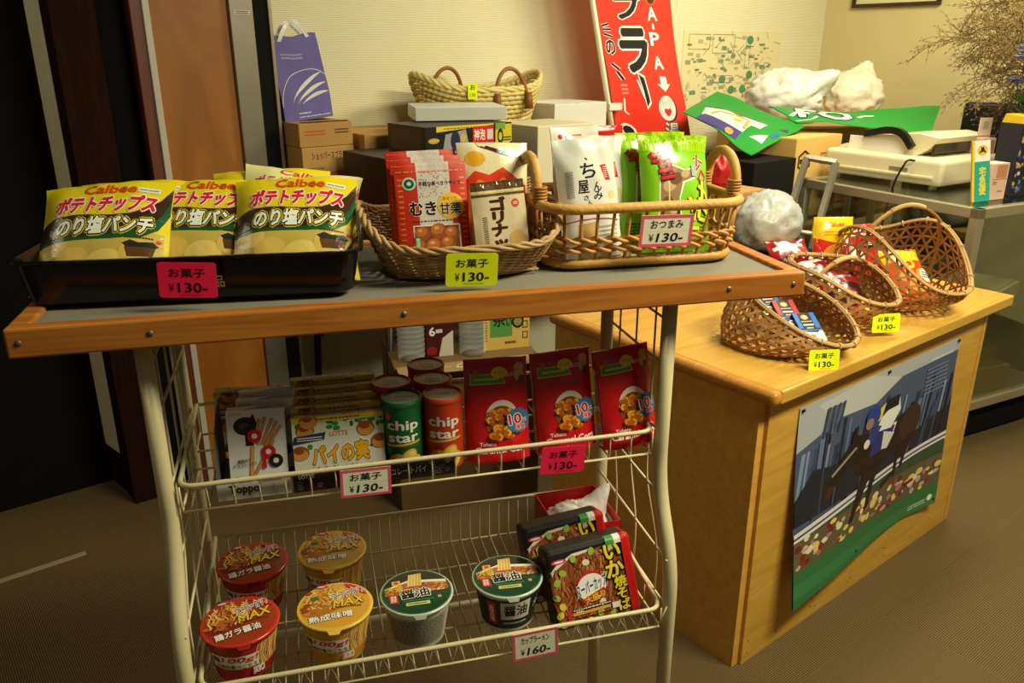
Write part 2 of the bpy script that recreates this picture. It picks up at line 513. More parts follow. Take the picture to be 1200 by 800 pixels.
slab('side_inset', -0.001, 0.03, 0.11, 0.50, 0.14, Hp, LINENBOARD, lab='pale linen inset panel')
slab('recess_panel', 0.115, 0.205, 0.06, 0.13, 0, Hp, MATTE, (14, 11, 10), 'recess panel painted black for the shade of a gap')  # darkness of the open gap is put into this panel's colour
slab('inner_board', 0.205, 0.238, 0.0, 0.13, 0, Hp, REDWOOD, lab='red brown board')
slab('white_strip', 0.238, 0.257, -0.006, 0.1, 0, Hp, PAINT, (196, 186, 172), 'white edge strip')
slab('veneer_panel', 0.257, 0.487, 0.012, 0.06, 0, Hp, ORANGEWOOD, lab='orange veneer panel')
slab('channel', 0.487, 0.560, -0.004, 0.07, 0, Hp, METAL, (142, 134, 118), 'grey metal channel')
slab('gasket', 0.560, 0.610, 0.006, 0.07, 0, Hp, MATTE, (16, 15, 15), 'black strip')
slab('edge_trim', 0.610, 0.622, 0.0, 0.07, 0, Hp, METAL, (150, 138, 112), 'thin metal edge')
m = MB()
a = Art(6.0); a.rect(0, 0, 1, 1, (206, 202, 190)); a.scribble(.1, .1, .9, .9, (60, 56, 50), 2, 4)
m.art(a, lambda u, v, o: (0.50 + 0.05 * u, -0.0045 - o, 1.50 + 0.012 * v))
o = m.build('paper_label', PAPER, t); o['label'] = 'small white paper label'

# ================================================================ the wire rack
CREAM = (206, 192, 150)
t = thing('display_rack', 'cream wire display rack with two basket shelves full of snacks', 'display rack', RACK)
W, D = 0.731, 0.252
def bez(p, n=10, rmax=1.0):
    """round a polyline's inner corners"""
    P = [Vector(q) for q in p]; out = [P[0]]
    for i in range(1, len(P) - 1):
        a, b, c = P[i - 1], P[i], P[i + 1]
        r = min(rmax, min((b - a).length, (c - b).length) * 0.45)
        s0, s1 = b + (a - b).normalized() * r, b + (c - b).normalized() * r
        for k in range(n + 1):
            q = k / n; out.append(s0 * (1 - q) ** 2 + b * (2 * q * (1 - q)) + s1 * q * q)
    return out + [P[-1]]
for s in (0.0, W):
    m = MB(); m.tube(bez([(s, 0, 1.054), (s, 0, 0.745), (s, -0.068, 0.63), (s, -0.068, 0.0)]), 0.0115, 12, CREAM); m.build('front_post', PAINT, t)
    m = MB(); m.tube([(s, D, 1.054), (s, D, 0.5), (s, D, 0)], 0.0115, 12, CREAM); m.build('rear_post', PAINT, t)
    m = MB(); q = s + (0.008 if s == 0 else -0.008)
    for d in (0.03, 0.10, 0.17): m.tube(bez([(q, d, 1.05), (q, d, 0.74), (q, d - 0.068 * (1 - d / D), 0.64), (q, d - 0.068 * (1 - d / D), 0.535)], 4, 0.03), 0.0018, 6, CREAM)
    for z in (1.022, 0.95, 0.84, 0.735): m.tube([(q, 0, z), (q, D, z)], 0.0022, 6, CREAM)
    for z in (0.64, 0.56): m.tube([(q, -0.066, z), (q, D, z)], 0.0022, 6, CREAM)
    m.build('side_grid', PAINT, t)
m = MB(); m.tube([(0, D, 0.372), (W, D, 0.372)], 0.008, 10, CREAM); m.build('crossbar', PAINT, t)
m = MB(); m.tube([(0, D, 1.03), (W, D, 1.03)], 0.006, 10, CREAM); m.build('crossbar', PAINT, t)
def basket_shelf(name, df, z, zf, zr, pitch, zig):
    b = bpy.data.objects.new(name, None); COL.objects.link(b); b.parent = t
    s0, s1 = 0.018, W - 0.018
    m = MB()
    m.tube(bez([(s0, D - 0.004, zr), (s0, df, zf), (s1, df, zf), (s1, D - 0.004, zr)], 6, 0.022), 0.0036, 8, CREAM)
    m.tube([(s0, D - 0.004, zr), (s1, D - 0.004, zr)], 0.003, 8, CREAM)
    m.build('rail', PAINT, b)
    m = MB(); n = int((s1 - s0) / pitch)
    for i in range(n + 1):
        s = s0 + (s1 - s0) * i / n
        fz = z + 0.002
        m.tube([(s + (pitch / 2 * (1 if i % 2 else -1) if zig else 0), df, zf), (s, df + 0.004, z), (s, D - 0.006, z), (s, D - 0.004, zr)], 0.0013, 5, CREAM)
    for k in range(5):
        d = df + 0.004 + (D - df - 0.01) * k / 4
        m.tube([(s0, d, z - 0.003), (s1, d, z - 0.003)], 0.002, 6, CREAM)
    for s in (s0, s1):
        m.tube([(s, df + .004, z), (s, D - .006, z)], 0.002, 6, CREAM)
        for k in range(5):
            d = df + (D - df) * k / 5
            m.tube([(s, d, z), (s, d, zf + (zr - zf) * k / 5)], 0.0014, 5, CREAM)
    m.build('wire_floor', PAINT, b)
basket_shelf('upper_basket', -0.006, SHELF_Z - 0.003, 0.84, 0.852, 0.0166 * 2, False)
basket_shelf('lower_basket', -0.078, LOW_Z - 0.003, 0.562, 0.60, 0.0185, True)

# wooden board lying on the rack
t = thing('counter_board', 'pine edged board with a grey mat, laid on top of the wire rack', 'board', RACK)
X0, X1, Y0, Y1 = -0.139, 0.924, -0.045, 0.335
m = MB(); m.box(((X0 + X1) / 2, (Y0 + Y1) / 2, 1.071), (X1 - X0 - .04, Y1 - Y0 - .04, 0.030), (134, 128, 112)); o = m.build('mat', MATTE, t); o['label'] = 'grey woven mat'
for (a0, a1, b0, b1) in ((X0, X1, Y0, Y0 + .022), (X0, X1, Y1 - .022, Y1)):
    m = MB(); m.box(((a0 + a1) / 2, (b0 + b1) / 2, 1.0735), (a1 - a0, b1 - b0, 0.037), bev=0.003); m.build('edge_strip', PINE, t)
for (a0, a1) in ((X0, X0 + .024), (X1 - .024, X1)):
    m = MB(); m.box(((a0 + a1) / 2, (Y0 + Y1) / 2, 1.0738), (a1 - a0, Y1 - Y0 - .044, 0.0364), bev=0.003); m.build('end_strip', PINE, t)
for s in (-0.125, 0.02, 0.33, 0.80, 0.905):
    m = MB(); m.lathe([(0.0, 0.0016), (0.003, 0.0012), (0.0042, 0.0)], 12, (120, 112, 96), T((s, Y0, 1.074)) @ RX(90)); m.build('screw', METAL, t)

# ================================================================ the desk and its poster
t = thing('wooden_desk', 'maple desk with rounded edges carrying three bamboo baskets', 'desk', DESK)
m = MB(); m.box((0.59, 0.36, 0.7145), (1.14, 0.72, 0.031), bev=0.004); m.build('desk_top', MAPLE, t)
m = MB(); m.box((0.012, 0.36, 0.7135), (0.034, 0.722, 0.033), bev=0.0135, seg=5); o = m.build('edging', EDGING, t); o['label'] = 'rounded oak edging'
m = MB(); m.box((0.018, 0.37, 0.3485), (0.024, 0.66, 0.697), bev=0.001); m.build('side_panel', MAPLE_SIDE, t)
m = MB(); m.box((0.545, 0.042, 0.3485), (1.03, 0.022, 0.697), bev=0.001)
rn = random.Random(3)
for x in (0.05, .17, .32, .34, .5, .51, .68, .69, .84, .95):
    for z in ((0.03, 0.06) if x < .9 else (.05,)):
        m.lathe([(0, 0.0003), (0.0022, 0.0003)], 8, (70, 48, 22), T((x, 0.0307, z + rn.uniform(-.006, .006))) @ RX(90), 1)
m.build('front_panel', [MAPLE, MATTE], t)
m = MB(); m.box((1.064, 0.37, 0.3485), (0.006, 0.68, 0.697), bev=0.001); m.build('side_panel', EDGING, t)
m = MB(); m.box((1.076, 0.37, 0.3485), (0.018, 0.68, 0.697), bev=0.002); m.build('side_panel', MAPLE, t)

def race_art():
    a = Art(0.72); rn = random.Random(11)
    a.rect(0, 0, 1, 1, (70, 84, 112))
    a.poly([(0, .78), (.25, .86), (.5, .92), (1, .93), (1, 1), (0, 1)], (168, 170, 176))
    a.poly([(.2, .86), (.45, .84), (.6, .92), (.4, 1), (.1, .97)], (186, 186, 186))
    for k in range(46):
        x = k / 46 + rn.uniform(-.01, .01); w = rn.uniform(.008, .022); y0 = rn.uniform(.40, .5); y1 = rn.uniform(.66, .88)
        c = rn.choice([(30, 38, 58), (44, 56, 84), (96, 112, 146), (20, 24, 36), (122, 138, 168), (56, 70, 100)])
        a.poly([(x, y0), (x + w, y0), (x + w * 1.4 + .03, y1), (x + .03, y1)], c)
    a.poly([(0, .42), (0, .55), (.1, .66), (.3, .6), (.55, .62), (.75, .55), (1, .62), (1, .42)], (28, 33, 46))
    for k in range(18):
        x = rn.random(); a.poly([(x, .42), (x + .012, .42), (x + .03, .6), (x + .02, .6)], rn.choice([(60, 74, 104), (16, 18, 26), (88, 100, 130)]))
    a.poly([(.13, .42), (.142, .42), (.17, .90), (.16, .90)], (48, 58, 80)); [a.poly([(.13 + .014 * k, .80 + .02 * (k % 3)), (.145 + .014 * k, .80 + .02 * (k % 3)), (.165 + .014 * k, .94 - .02 * (k % 2)), (.15 + .014 * k, .94)], (84, 94, 118) if k % 2 else (58, 68, 94)) for k in range(7)]
    a.scribble(.78, .74, .93, .90, (116, 128, 158), 7, 8); a.scribble(.8, .92, .96, .95, (200, 200, 208), 1, 9)
    a.poly([(0, .335), (1, .41), (1, .455), (0, .385)], (222, 214, 204))
    a.poly([(0, .352), (1, .424), (1, .436), (0, .364)], (58, 70, 140))
    a.poly([(0, 0), (1, 0), (1, .40), (0, .33)], (52, 74, 54))
    a.poly([(0, .18), (1, .12), (1, .32), (0, .34)], (96, 84, 62))
    for k in range(120):
        u = rn.random(); v0 = .20 - .06 * u; v = v0 + rn.random() * .15
        a.ell(u, v, rn.uniform(.012, .026), rn.uniform(.010, .022), rn.choice([(214, 196, 110), (190, 160, 160), (132, 40, 48), (226, 214, 178), (176, 110, 120), (110, 34, 40), (222, 200, 90), (92, 96, 60)]), 8)
    a.poly([(0, 0), (1, 0), (1, .13), (0, .19)], (44, 108, 62)); a.poly([(0, .05), (1, .0), (1, .06), (0, .12)], (52, 122, 72))
    H = (34, 22, 24); H2 = (58, 36, 34)
    a.poly([(.36, .60), (.44, .68), (.60, .70), (.74, .72), (.78, .62), (.74, .53), (.62, .50), (.46, .47), (.38, .48), (.34, .54)], H)
    a.ell(.71, .63, .075, .10, H2, 18)
    a.poly([(.44, .68), (.34, .72), (.27, .66), (.18, .53), (.19, .49), (.24, .52), (.30, .58), (.36, .54)], H)
    a.poly([(.31, .70), (.33, .76), (.35, .70)], H)
    a.poly([(.18, .535), (.165, .47), (.19, .45), (.225, .51)], H2)
    a.poly([(.40, .50), (.48, .48), (.42, .36), (.36, .24), (.335, .245), (.37, .37)], H)
    a.poly([(.47, .49), (.53, .49), (.49, .38), (.47, .26), (.445, .26), (.455, .38)], H)
    a.poly([(.64, .52), (.71, .53), (.66, .43), (.655, .34), (.635, .34), (.635, .44)], H)
    a.poly([(.70, .55), (.76, .56), (.72, .46), (.70, .37), (.68, .37), (.69, .47)], H)
    a.poly([(.55, .34), (.66, .40), (.66, .375), (.56, .31)], H)
    a.poly([(.20, .58), (.34, .66), (.35, .65), (.205, .565)], (150, 140, 130))
    a.poly([(.44, .55), (.58, .56), (.61, .69), (.46, .68)], (38, 48, 112))
    a.text('7', .595, .645, .022, .06, (230, 230, 230), .03)
    a.poly([(.46, .68), (.52, .80), (.60, .82), (.62, .74), (.57, .66)], (226, 224, 220))
    a.poly([(.48, .74), (.53, .83), (.60, .83), (.60, .77), (.53, .77)], (26, 24, 34)); a.poly([(.43, .72), (.47, .80), (.51, .82), (.49, .74)], (214, 200, 60))
    a.ell(.435, .775, .045, .06, (40, 62, 140), 18); a.ell(.415, .745, .026, .03, (150, 112, 96), 12)
    a.poly([(.40, .66), (.46, .72), (.5, .70), (.44, .62)], (44, 60, 130)); a.ell(.41, .64, .02, .025, (220, 210, 200), 10)
    a.poly([(.52, .66), (.60, .62), (.56, .55), (.52, .56)], (210, 206, 200))
    a.ell(.955, .055, .016, .02, (230, 226, 220), 12); a.scribble(.82, .03, .93, .06, (200, 206, 200), 2, 6)
    return a
t = thing('poster', 'horse race poster with a galloping dark horse, pinned to the desk front', 'poster', DESK)
m = MB()
def poster_fn(u, v, o):
    curl = 0.046 * max(0, 1 - u / .8) ** 1.3 * max(0, 1 - v / 0.98) ** 1.4 + 0.012 * max(0, (u - .75) / .25) ** 2 * max(0, 1 - v * 1.2) + 0.004 * sin(u * 7) * (1 - v)
    return (0.143 + 0.775 * u, 0.0285 - curl - o, 0.128 + 0.52 * v + 0.02 * curl * 5)
m.surf(lambda u, v: poster_fn(u, v, -0.0003), 30, 20, (214, 214, 210))
m.art(race_art(), poster_fn, 0.06, step=0.00006, lift=0.0002, sat=500)
m.build('sheet', CARD, t)
for (u, v) in ((.015, .985), (.5, .985), (.985, .985), (.42, .04), (.985, .03)):
    m = MB(); p = poster_fn(u, v, 0.002); m.lathe([(0, 0.004), (0.004, 0.003), (0.0055, 0)], 12, (24, 22, 26), T(p) @ RX(90)); m.build('pin', PLASTIC, t)
# ================================================================ packets, boxes, cups: makers
def pillow(W, H, Th, base, back=None, seal=0.035, gusset=False, nu=22, nv=26, seed=0, wr=0.003, zz=True):
    """a sealed packet standing on its lower edge: returns mesh builder and the map of its front"""
    rn = Vector((seed * 3.7, seed * 1.3, seed * 7.1))
    def prof(u, v):
        b = 1 - abs(2 * u - 1) ** 3.2
        if gusset:
            vv = (1 - v) ** 0.55 if v > .04 else 0.97
            q = vv * (0.35 + 0.65 * b)
        else:
            vv = max(0, sin(pi * v)) ** 0.55
            q = vv * b
        if v > 1 - seal: q = 0.0 if not gusset else 0.02
        if not gusset and v < seal: q = 0
        return q
    def shape(u, v):
        q = prof(u, v)
        pinch = 1 - (0.05 if not gusset else 0.03) * (1 - abs(2 * v - 1) ** 4) * (1 if not gusset else 0.3)
        x = (u - .5) * W * pinch
        edge = max(abs(2 * u - 1), abs(2 * v - 1)) ** 3
        n = noise.noise(Vector((u * 5, v * 5, 0)) + rn) * wr * (0.4 + edge) + noise.noise(Vector((u * 14 + v * 3, v * 3, 3)) + rn) * wr * .5 * edge
        sl = 0.012 * W / .16 * noise.noise(Vector((u * 2.2, 0.3, 9)) + rn) * max(0, (v - .8) / .2)
        return x, q * Th / 2, n, sl
    def front(u, v, o=0.0):
        x, h, n, sl = shape(u, v)
        return (x, -h - 0.0012 + n + sl - o, v * H)
    def rear(u, v, o=0.0):
        x, h, n, sl = shape(u, v)
        return (x, h + 0.0012 + n + sl + o, v * H)
    m = MB()
    m.surf(front, nu, nv, base); m.surf(rear, nu, nv, back or base, flip=True)
    # side walls join the two faces
    for u in (0, 1):
        pts = [front(u, j / nv) for j in range(nv + 1)] + [rear(u, j / nv) for j in range(nv + 1)]
        k = nv + 1
        m.add(pts, [((j, j + 1, k + j + 1, k + j) if u == 1 else (j, k + j, k + j + 1, j + 1)) for j in range(nv)], back or base, True)
    for v in (0, 1):
        pts = [front(i / nu, v) for i in range(nu + 1)] + [rear(i / nu, v) for i in range(nu + 1)]
        k = nu + 1
        m.add(pts, [(i, i + 1, k + i + 1, k + i) for i in range(nu)], back or base, True)
    return m, front, rear

WHITE = (240, 238, 230)
def chips_art(mirror=False):
    a = Art(1.2)
    Y = (232, 208, 16)
    a.rect(.03, .0, .97, .47, (206, 178, 84))
    for k, (x, y, r) in enumerate(((.14, .36, .12), (.3, .25, .13), (.55, .2, .15), (.78, .3, .13), (.16, .13, .12))): a.ell(x, y, r, r * .75, (222, 188, 92) if k % 2 else (234, 202, 110), 18, .4)
    a.poly([(0, .44), (.2, .47), (.45, .455), (.7, .46), (.85, .52), (.95, .66), (1, .82), (1, .66), (.93, .5), (.82, .42), (.6, .40), (.3, .405), (0, .40)], (22, 84, 44))
    a.poly([(0, .60), (.12, .635), (.3, .64), (.55, .625), (.72, .64), (.84, .70), (.92, .79), (1, .93), (1, .82), (.95, .65), (.86, .52), (.7, .45), (.45, .43), (.2, .435), (0, .43)], (58, 36, 22))
    a.text('Calbee', .54, .90, .40, .085, (222, 74, 28), .05, shear=.1)
    a.text('ポテトチップス', .52, .745, .76, .165, (216, 26, 56), .10, out=[(WHITE, .08)], shear=.12)
    a.text('のり塩パンチ', .53, .53, .72, .15, (240, 238, 230), .075, out=[((226, 206, 20), .15), ((30, 22, 12), .085)], shear=.1)
    a.poly([(.68, .36), (.73, .31), (.80, .28), (.87, .29), (.94, .35), (.90, .385), (.80, .37), (.74, .39)], (40, 44, 30)); a.poly([(.72, .25), (.9, .25), (.92, .33), (.7, .33)], (96, 62, 36))
    a.scribble(.70, .40, .9, .425, (70, 40, 16), 1, 5); a.ell(.94, .395, .02, .017, (224, 70, 40), 10)
    return a
def chips_bag(seed=1):
    m, f, r = pillow(.174, .170, .050, (232, 208, 16), (226, 202, 20), seed=seed)
    m.art(chips_art(), f, .05)
    o = tag(m.build('potato_chip_bag', FOIL), cat='snack bag')
    s = MB(); a = Art(.3); a.rect(0, 0, 1, 1, (226, 226, 220)); a.scribble(.08, .2, .92, .8, (120, 122, 126), 1, 3)
    s.art(a, lambda u, v, q: f(.75 + .16 * u, .865 + .045 * v, q + .0004), .1)
    q = s.build('price_sticker', PAPER, o); q['label'] = 'white printed price sticker'
    return o
def other_chips_bag():
    m, f, r = pillow(.174, .170, .050, (232, 222, 150), (226, 216, 130), seed=9)
    a = Art(1.2)
    a.poly([(.72, .35), (1, .35), (1, .9), (.9, .84)], (224, 190, 30)); a.poly([(.80, .55), (1, .7), (1, .85), (.83, .72)], (232, 96, 24))
    a.rect(.05, .1, .7, .5, (228, 200, 90))
    a.text('Calbee', .52, .93, .44, .075, (222, 50, 34), .03, shear=.1)
    a.text('ポテトチップス', .42, .80, .66, .13, (206, 24, 50), .035, out=[(WHITE, .05)], shear=.12)
    m.art(a, f, .05)
    o = tag(m.build('potato_chip_bag', FOIL), cat='snack bag')
    return o
def chestnut_bag():
    m, f, r = pillow(.106, .152, .03, (196, 44, 22), (190, 40, 20), .03, gusset=True, seed=3, wr=.0012)
    a = Art(1.56)
    a.rect(.30, .34, .76, 1, (206, 196, 186))
    for k in range(60):
        random.seed(k); a.ell(random.uniform(.32, .74), random.uniform(.64, .92), .012, .008, (186, 120, 120) if k % 3 else (168, 168, 170), 6)
    for y in (.96, .90): a.scribble(.02, y, .98, y + .025, (226, 130, 60), 1, 2)
    for x in (.03, .9):
        for k in range(16): a.rect(x, .05 + k * .052, x + .07, .05 + k * .052 + .018, (222, 116, 40))
    a.ell(.19, .80, .095, .062, (176, 214, 190), 20); a.ell(.19, .80, .07, .046, (24, 92, 60), 18); a.ell(.19, .80, .03, .02, (200, 220, 200), 8)
    a.text('手軽な食べきりサイズ', .62, .795, .60, .045, (60, 26, 20), .02)
    a.ell(.75, .575, .19, .125, (232, 178, 40), 26)
    a.text('むき', .36, .56, .36, .125, (38, 18, 14), .06, out=[((236, 232, 224), .05)])
    a.text('甘栗', .74, .55, .30, .11, (40, 20, 12), .03, out=[((244, 236, 190), .05)])
    a.text('あまぐり', .74, .645, .2, .03, (90, 50, 20), .01)
    a.scribble(.2, .425, .86, .45, (90, 40, 30), 1, 8)
    a.rect(.2, .06, .86, .40, (236, 226, 210)); a.rect(.22, .07, .84, .39, (120, 58, 26))
    for x, y, r in ((.32, .32, .11), (.55, .34, .12), (.74, .31, .11), (.28, .2, .1), (.48, .2, .12), (.68, .22, .11), (.36, .12, .11), (.58, .12, .1), (.76, .13, .09)):
        a.ell(x, y, r, r * .62, (150, 76, 30), 16, .2); a.ell(x - .02, y + .018, r * .75, r * .42, (184, 102, 44), 14, .2); a.ell(x - .03, y + .03, r * .3, r * .15, (222, 156, 90), 10)
    a.rect(.21, .10, .29, .30, (60, 128, 44)); a.text('国\n産', .25, .2, .05, .15, WHITE, .02)
    m.art(a, f, .06)
    return tag(m.build('chestnut_bag', CARD), cat='snack bag')
def bar_bag():
    m, f, r = pillow(.082, .125, .022, (214, 196, 156), (206, 188, 150), .04, gusset=True, seed=5, wr=.0015)
    a = Art(1.5)
    a.rect(0, .90, 1, 1, (92, 66, 44)); a.rect(0, .87, 1, .895, (226, 204, 130)); a.rect(0, .83, 1, .86, (96, 74, 40))
    a.text('ゴ\nリ\nナ\nッ\nツ', .46, .44, .28, .74, (70, 34, 26), .11)
    a.ell(.80, .73, .075, .05, (214, 70, 60), 14); a.scribble(.76, .71, .84, .75, WHITE, 2, 3)
    a.scribble(.16, .1, .24, .6, (90, 70, 56), 22, 5)
    a.ell(.78, .3, .16, .12, (216, 172, 104), 16); a.ell(.82, .18, .16, .1, (196, 150, 84), 16); a.ell(.2, .08, .14, .05, (216, 178, 110), 14)
    m.art(a, f, .06)
    return tag(m.build('cracker_bag', FOIL), cat='snack bag')
def orange_bag():
    m, f, r = pillow(.115, .165, .035, (226, 214, 170), None, .03, seed=6)
    a = Art(1.43)
    a.poly([(.02, .3), (.02, .62), (.2, .74), (.4, .70), (.6, .77), (.95, .60), (.95, .2), (.1, .2)], (218, 62, 30))
    a.poly([(.1, .3), (.1, .56), (.25, .66), (.45, .60), (.6, .68), (.86, .55), (.86, .2), (.1, .2)], (226, 142, 30))
    a.ell(.22, .85, .14, .07, (228, 168, 40), 16); a.poly([(.2, .98), (.8, .84), (.85, .87), (.25, 1)], (72, 34, 24)); a.poly([(.6, .9), (1, .84), (1, .9), (.7, .95)], (150, 182, 130))
    m.art(a, f, .06)
    return tag(m.build('rice_cracker_bag', FOIL), cat='snack bag')
def white_bag():
    m, f, r = pillow(.102, .180, .032, (222, 220, 210), None, .03, seed=2, wr=.004)
    a = Art(1.84)
    K = (24, 22, 24)
    for ch, x, y, w, h in (('ち', .47, .735, .24, .12), ('屋', .37, .605, .17, .105), ('ん', .60, .60, .13, .075), ('み', .60, .525, .15, .07), ('さ', .40, .515, .08, .04), ('ん', .45, .475, .07, .035), ('、', .46, .83, .05, .02)): a.text(ch, x, y, w, h, K, .03)
    a.poly([(.68, .77), (.78, .775), (.84, .64), (.75, .645)], (206, 44, 36)); a.scribble(.73, .66, .79, .76, (236, 200, 190), 6, 2)
    a.scribble(.11, .52, .22, .74, (130, 130, 124), 16, 7)
    a.poly([(.15, .43), (.25, .475), (.36, .44), (.28, .385)], (206, 192, 116))
    a.line([(.04, .315), (.25, .335), (.5, .338), (.75, .325), (.96, .30)], .016, (196, 50, 56)); a.line([(.2, .07), (.5, .075), (.8, .06)], .016, (196, 50, 56))
    a.poly([(.22, .09), (.56, .09), (.54, .31), (.24, .30)], (204, 164, 104)); a.scribble(.58, .1, .92, .28, (176, 168, 150), 5, 9)
    a.ell(.84, .52, .06, .035, (222, 206, 130), 10)
    m.art(a, f, .06)
    return tag(m.build('dried_squid_bag', FOIL), cat='snack bag')
def green_bag():
    m, f, r = pillow(.122, .182, .036, (134, 200, 28), (120, 190, 24), .05, seed=4, wr=.004)
    a = Art(1.58)
    a.rect(0, .86, 1, 1, (168, 210, 24))
    for k in range(24): a.rect(.02 + k * .04, .87, .03 + k * .04, .99, (156, 200, 20))
    BN = (60, 26, 18); RD = (200, 34, 36)
    a.poly([(.18, .30), (.20, .60), (.24, .76), (.42, .74), (.58, .70), (.72, .72), (.74, .62), (.56, .58), (.50, .46), (.52, .28)], (232, 228, 212))
    a.poly([(.20, .31), (.22, .60), (.26, .745), (.42, .725), (.58, .685), (.705, .70), (.72, .635), (.54, .595), (.48, .46), (.50, .29)], (150, 118, 80))
    for x, y, r, c in ((.30, .42, .09, 0), (.40, .36, .08, 1), (.34, .56, .10, 1), (.44, .62, .10, 0), (.58, .66, .07, 1), (.28, .68, .06, 0)): a.ell(x, y, r, r * .5, [(112, 76, 48), (192, 162, 122)][c], 12, .6)
    a.line([(.33, .60), (.33, .40)], .02, (226, 206, 150))
    for pts, w in (([(.10, .80), (.16, .835), (.24, .82), (.19, .77), (.12, .77)], .05), ([(.20, .74), (.38, .77)], .05), ([(.24, .78), (.27, .62)], .05), ([(.34, .79), (.38, .62)], .05), ([(.20, .68), (.40, .70)], .045), ([(.22, .62), (.42, .64)], .045)): a.line(pts, w + .03, BN); a.line(pts, w, RD)
    for pts in ([(.74, .80), (.90, .76)], [(.80, .83), (.78, .70)], [(.86, .70), (.94, .64), (.88, .58), (.80, .62), (.86, .70)], [(.74, .68), (.84, .74)]): a.line(pts, .045, WHITE); a.line(pts, .030, RD)
    a.rect(.68, .64, .76, .74, (170, 176, 170))
    for pts in ([(.78, .56), (.92, .50), (.96, .40)], [(.86, .60), (.84, .44)], [(.62, .46), (.72, .38), (.70, .26)], [(.66, .34), (.84, .38), (.94, .32)], [(.80, .46), (.78, .28), (.90, .26)], [(.60, .28), (.66, .26)]): a.line(pts, .085, (34, 40, 16))
    for pts in ([(.78, .56), (.92, .50), (.96, .40)], [(.86, .60), (.84, .44)], [(.62, .46), (.72, .38), (.70, .26)], [(.66, .34), (.84, .38), (.94, .32)], [(.80, .46), (.78, .28), (.90, .26)]): a.line(pts, .052, (236, 218, 40))
    a.scribble(.06, .08, .94, .22, (76, 116, 22), 5, 4); a.rect(.58, .10, .80, .21, (236, 222, 60)); a.scribble(.6, .12, .78, .19, (60, 60, 30), 2, 4)
    m.art(a, f, .06)
    return tag(m.build('green_snack_bag', FOIL), cat='snack bag')
def red_white_packet():
    m, f, r = pillow(.13, .15, .02, (226, 222, 210), None, .03, seed=8, wr=.002)
    a = Art(1.15)
    a.rect(.62, .55, 1, 1, (196, 28, 32)); a.rect(.66, .50, .98, .72, (40, 130, 90)); a.rect(.69, .50, .95, .69, (232, 228, 216)); a.rect(.28, .84, .4, .92, (214, 60, 50)); a.ell(.12, .9, .03, .026, (206, 44, 40), 10)
    a.scribble(.06, .4, .4, .75, (110, 110, 110), 9, 2)
    m.art(a, f, .08)
    return tag(m.build('seaweed_packet', FOIL), cat='snack bag')

def caramel_bag():
    m, f, r = pillow(.096, .157, .05, (196, 18, 22), (188, 20, 24), .05, gusset=True, seed=7, wr=.002)
    a = Art(1.79)
    a.poly([(.07, .76), (.64, .76), (.57, .86), (.08, .86)], (230, 206, 90)); a.poly([(.08, .768), (.62, .768), (.56, .853), (.09, .853)], (84, 150, 40)); a.scribble(.14, .79, .54, .83, (206, 214, 90), 1, 3)
    a.ell(.17, .875, .05, .035, (190, 90, 40), 10); a.ell(.29, .885, .05, .03, (150, 60, 110), 10)
    a.ell(.54, .865, .13, .055, (232, 196, 50), 20); a.text('ナッツ', .54, .865, .18, .035, (130, 90, 20), .02)
    a.ell(.86, .90, .075, .055, (206, 152, 96), 18); a.ell(.86, .83, .085, .055, (206, 152, 96), 18); a.ell(.91, .785, .06, .04, (110, 50, 30), 14); a.text('香ばし', .73, .845, .2, .04, (232, 200, 170), .03)
    a.ell(.55, .42, .27, .185, (232, 224, 214), 26); a.ell(.54, .385, .26, .165, (150, 70, 16), 26)
    rn = random.Random(4)
    for k in range(30):
        x = .54 + .2 * rn.uniform(-1, 1); y = .375 + .12 * rn.uniform(-1, 1); an = rn.uniform(0, 3)
        a.ell(x, y, .068, .036, (176, 88, 18), 10, an)
        pts = [(x + .05 * cos(an + q * .5), y + .028 * sin(an + q * .5)) for q in range(-3, 4)]
        a.line(pts, .04, rn.choice([(226, 148, 40), (238, 166, 60), (216, 132, 30)]))
    a.ell(.80, .40, .205, .125, (60, 112, 160), 36, .0, .10); a.text('10', .75, .415, .2, .095, (206, 26, 34), .06, out=[(WHITE, .06)], rot=.12); a.text('%', .91, .40, .07, .035, (206, 26, 34), .03, out=[(WHITE, .05)]); a.text('増量', .83, .335, .17, .05, (206, 26, 34), .04, out=[(WHITE, .06)], rot=.1)
    a.text('Tohato', .3, .185, .26, .036, (240, 236, 230), .02)
    a.text('Caramel Corn', .52, .125, .84, .062, (240, 236, 230), .05)
    m.art(a, f, .06)
    # white printed side gusset
    b = Art(4.0); b.rect(0, .03, 1, .92, (220, 214, 200)); b.scribble(.1, .5, .9, .85, (120, 70, 60), 14, 3); b.rect(.1, .3, .9, .44, (214, 150, 50)); b.scribble(.1, .06, .9, .26, (90, 90, 90), 8, 5)
    def side(u, v, o):
        p, q = Vector(f(0, v * .9)), Vector(r(0, v * .9)); w = p.lerp(q, .12 + .76 * u); return (w.x - .0005 - o, w.y, w.z)
    o = tag(m.build('caramel_snack_bag', FOIL), cat='snack bag')
    s = MB(); s.art(b, side, .1); q = s.build('side_gusset', FOIL, o); q['label'] = 'white printed side gusset'
    return o

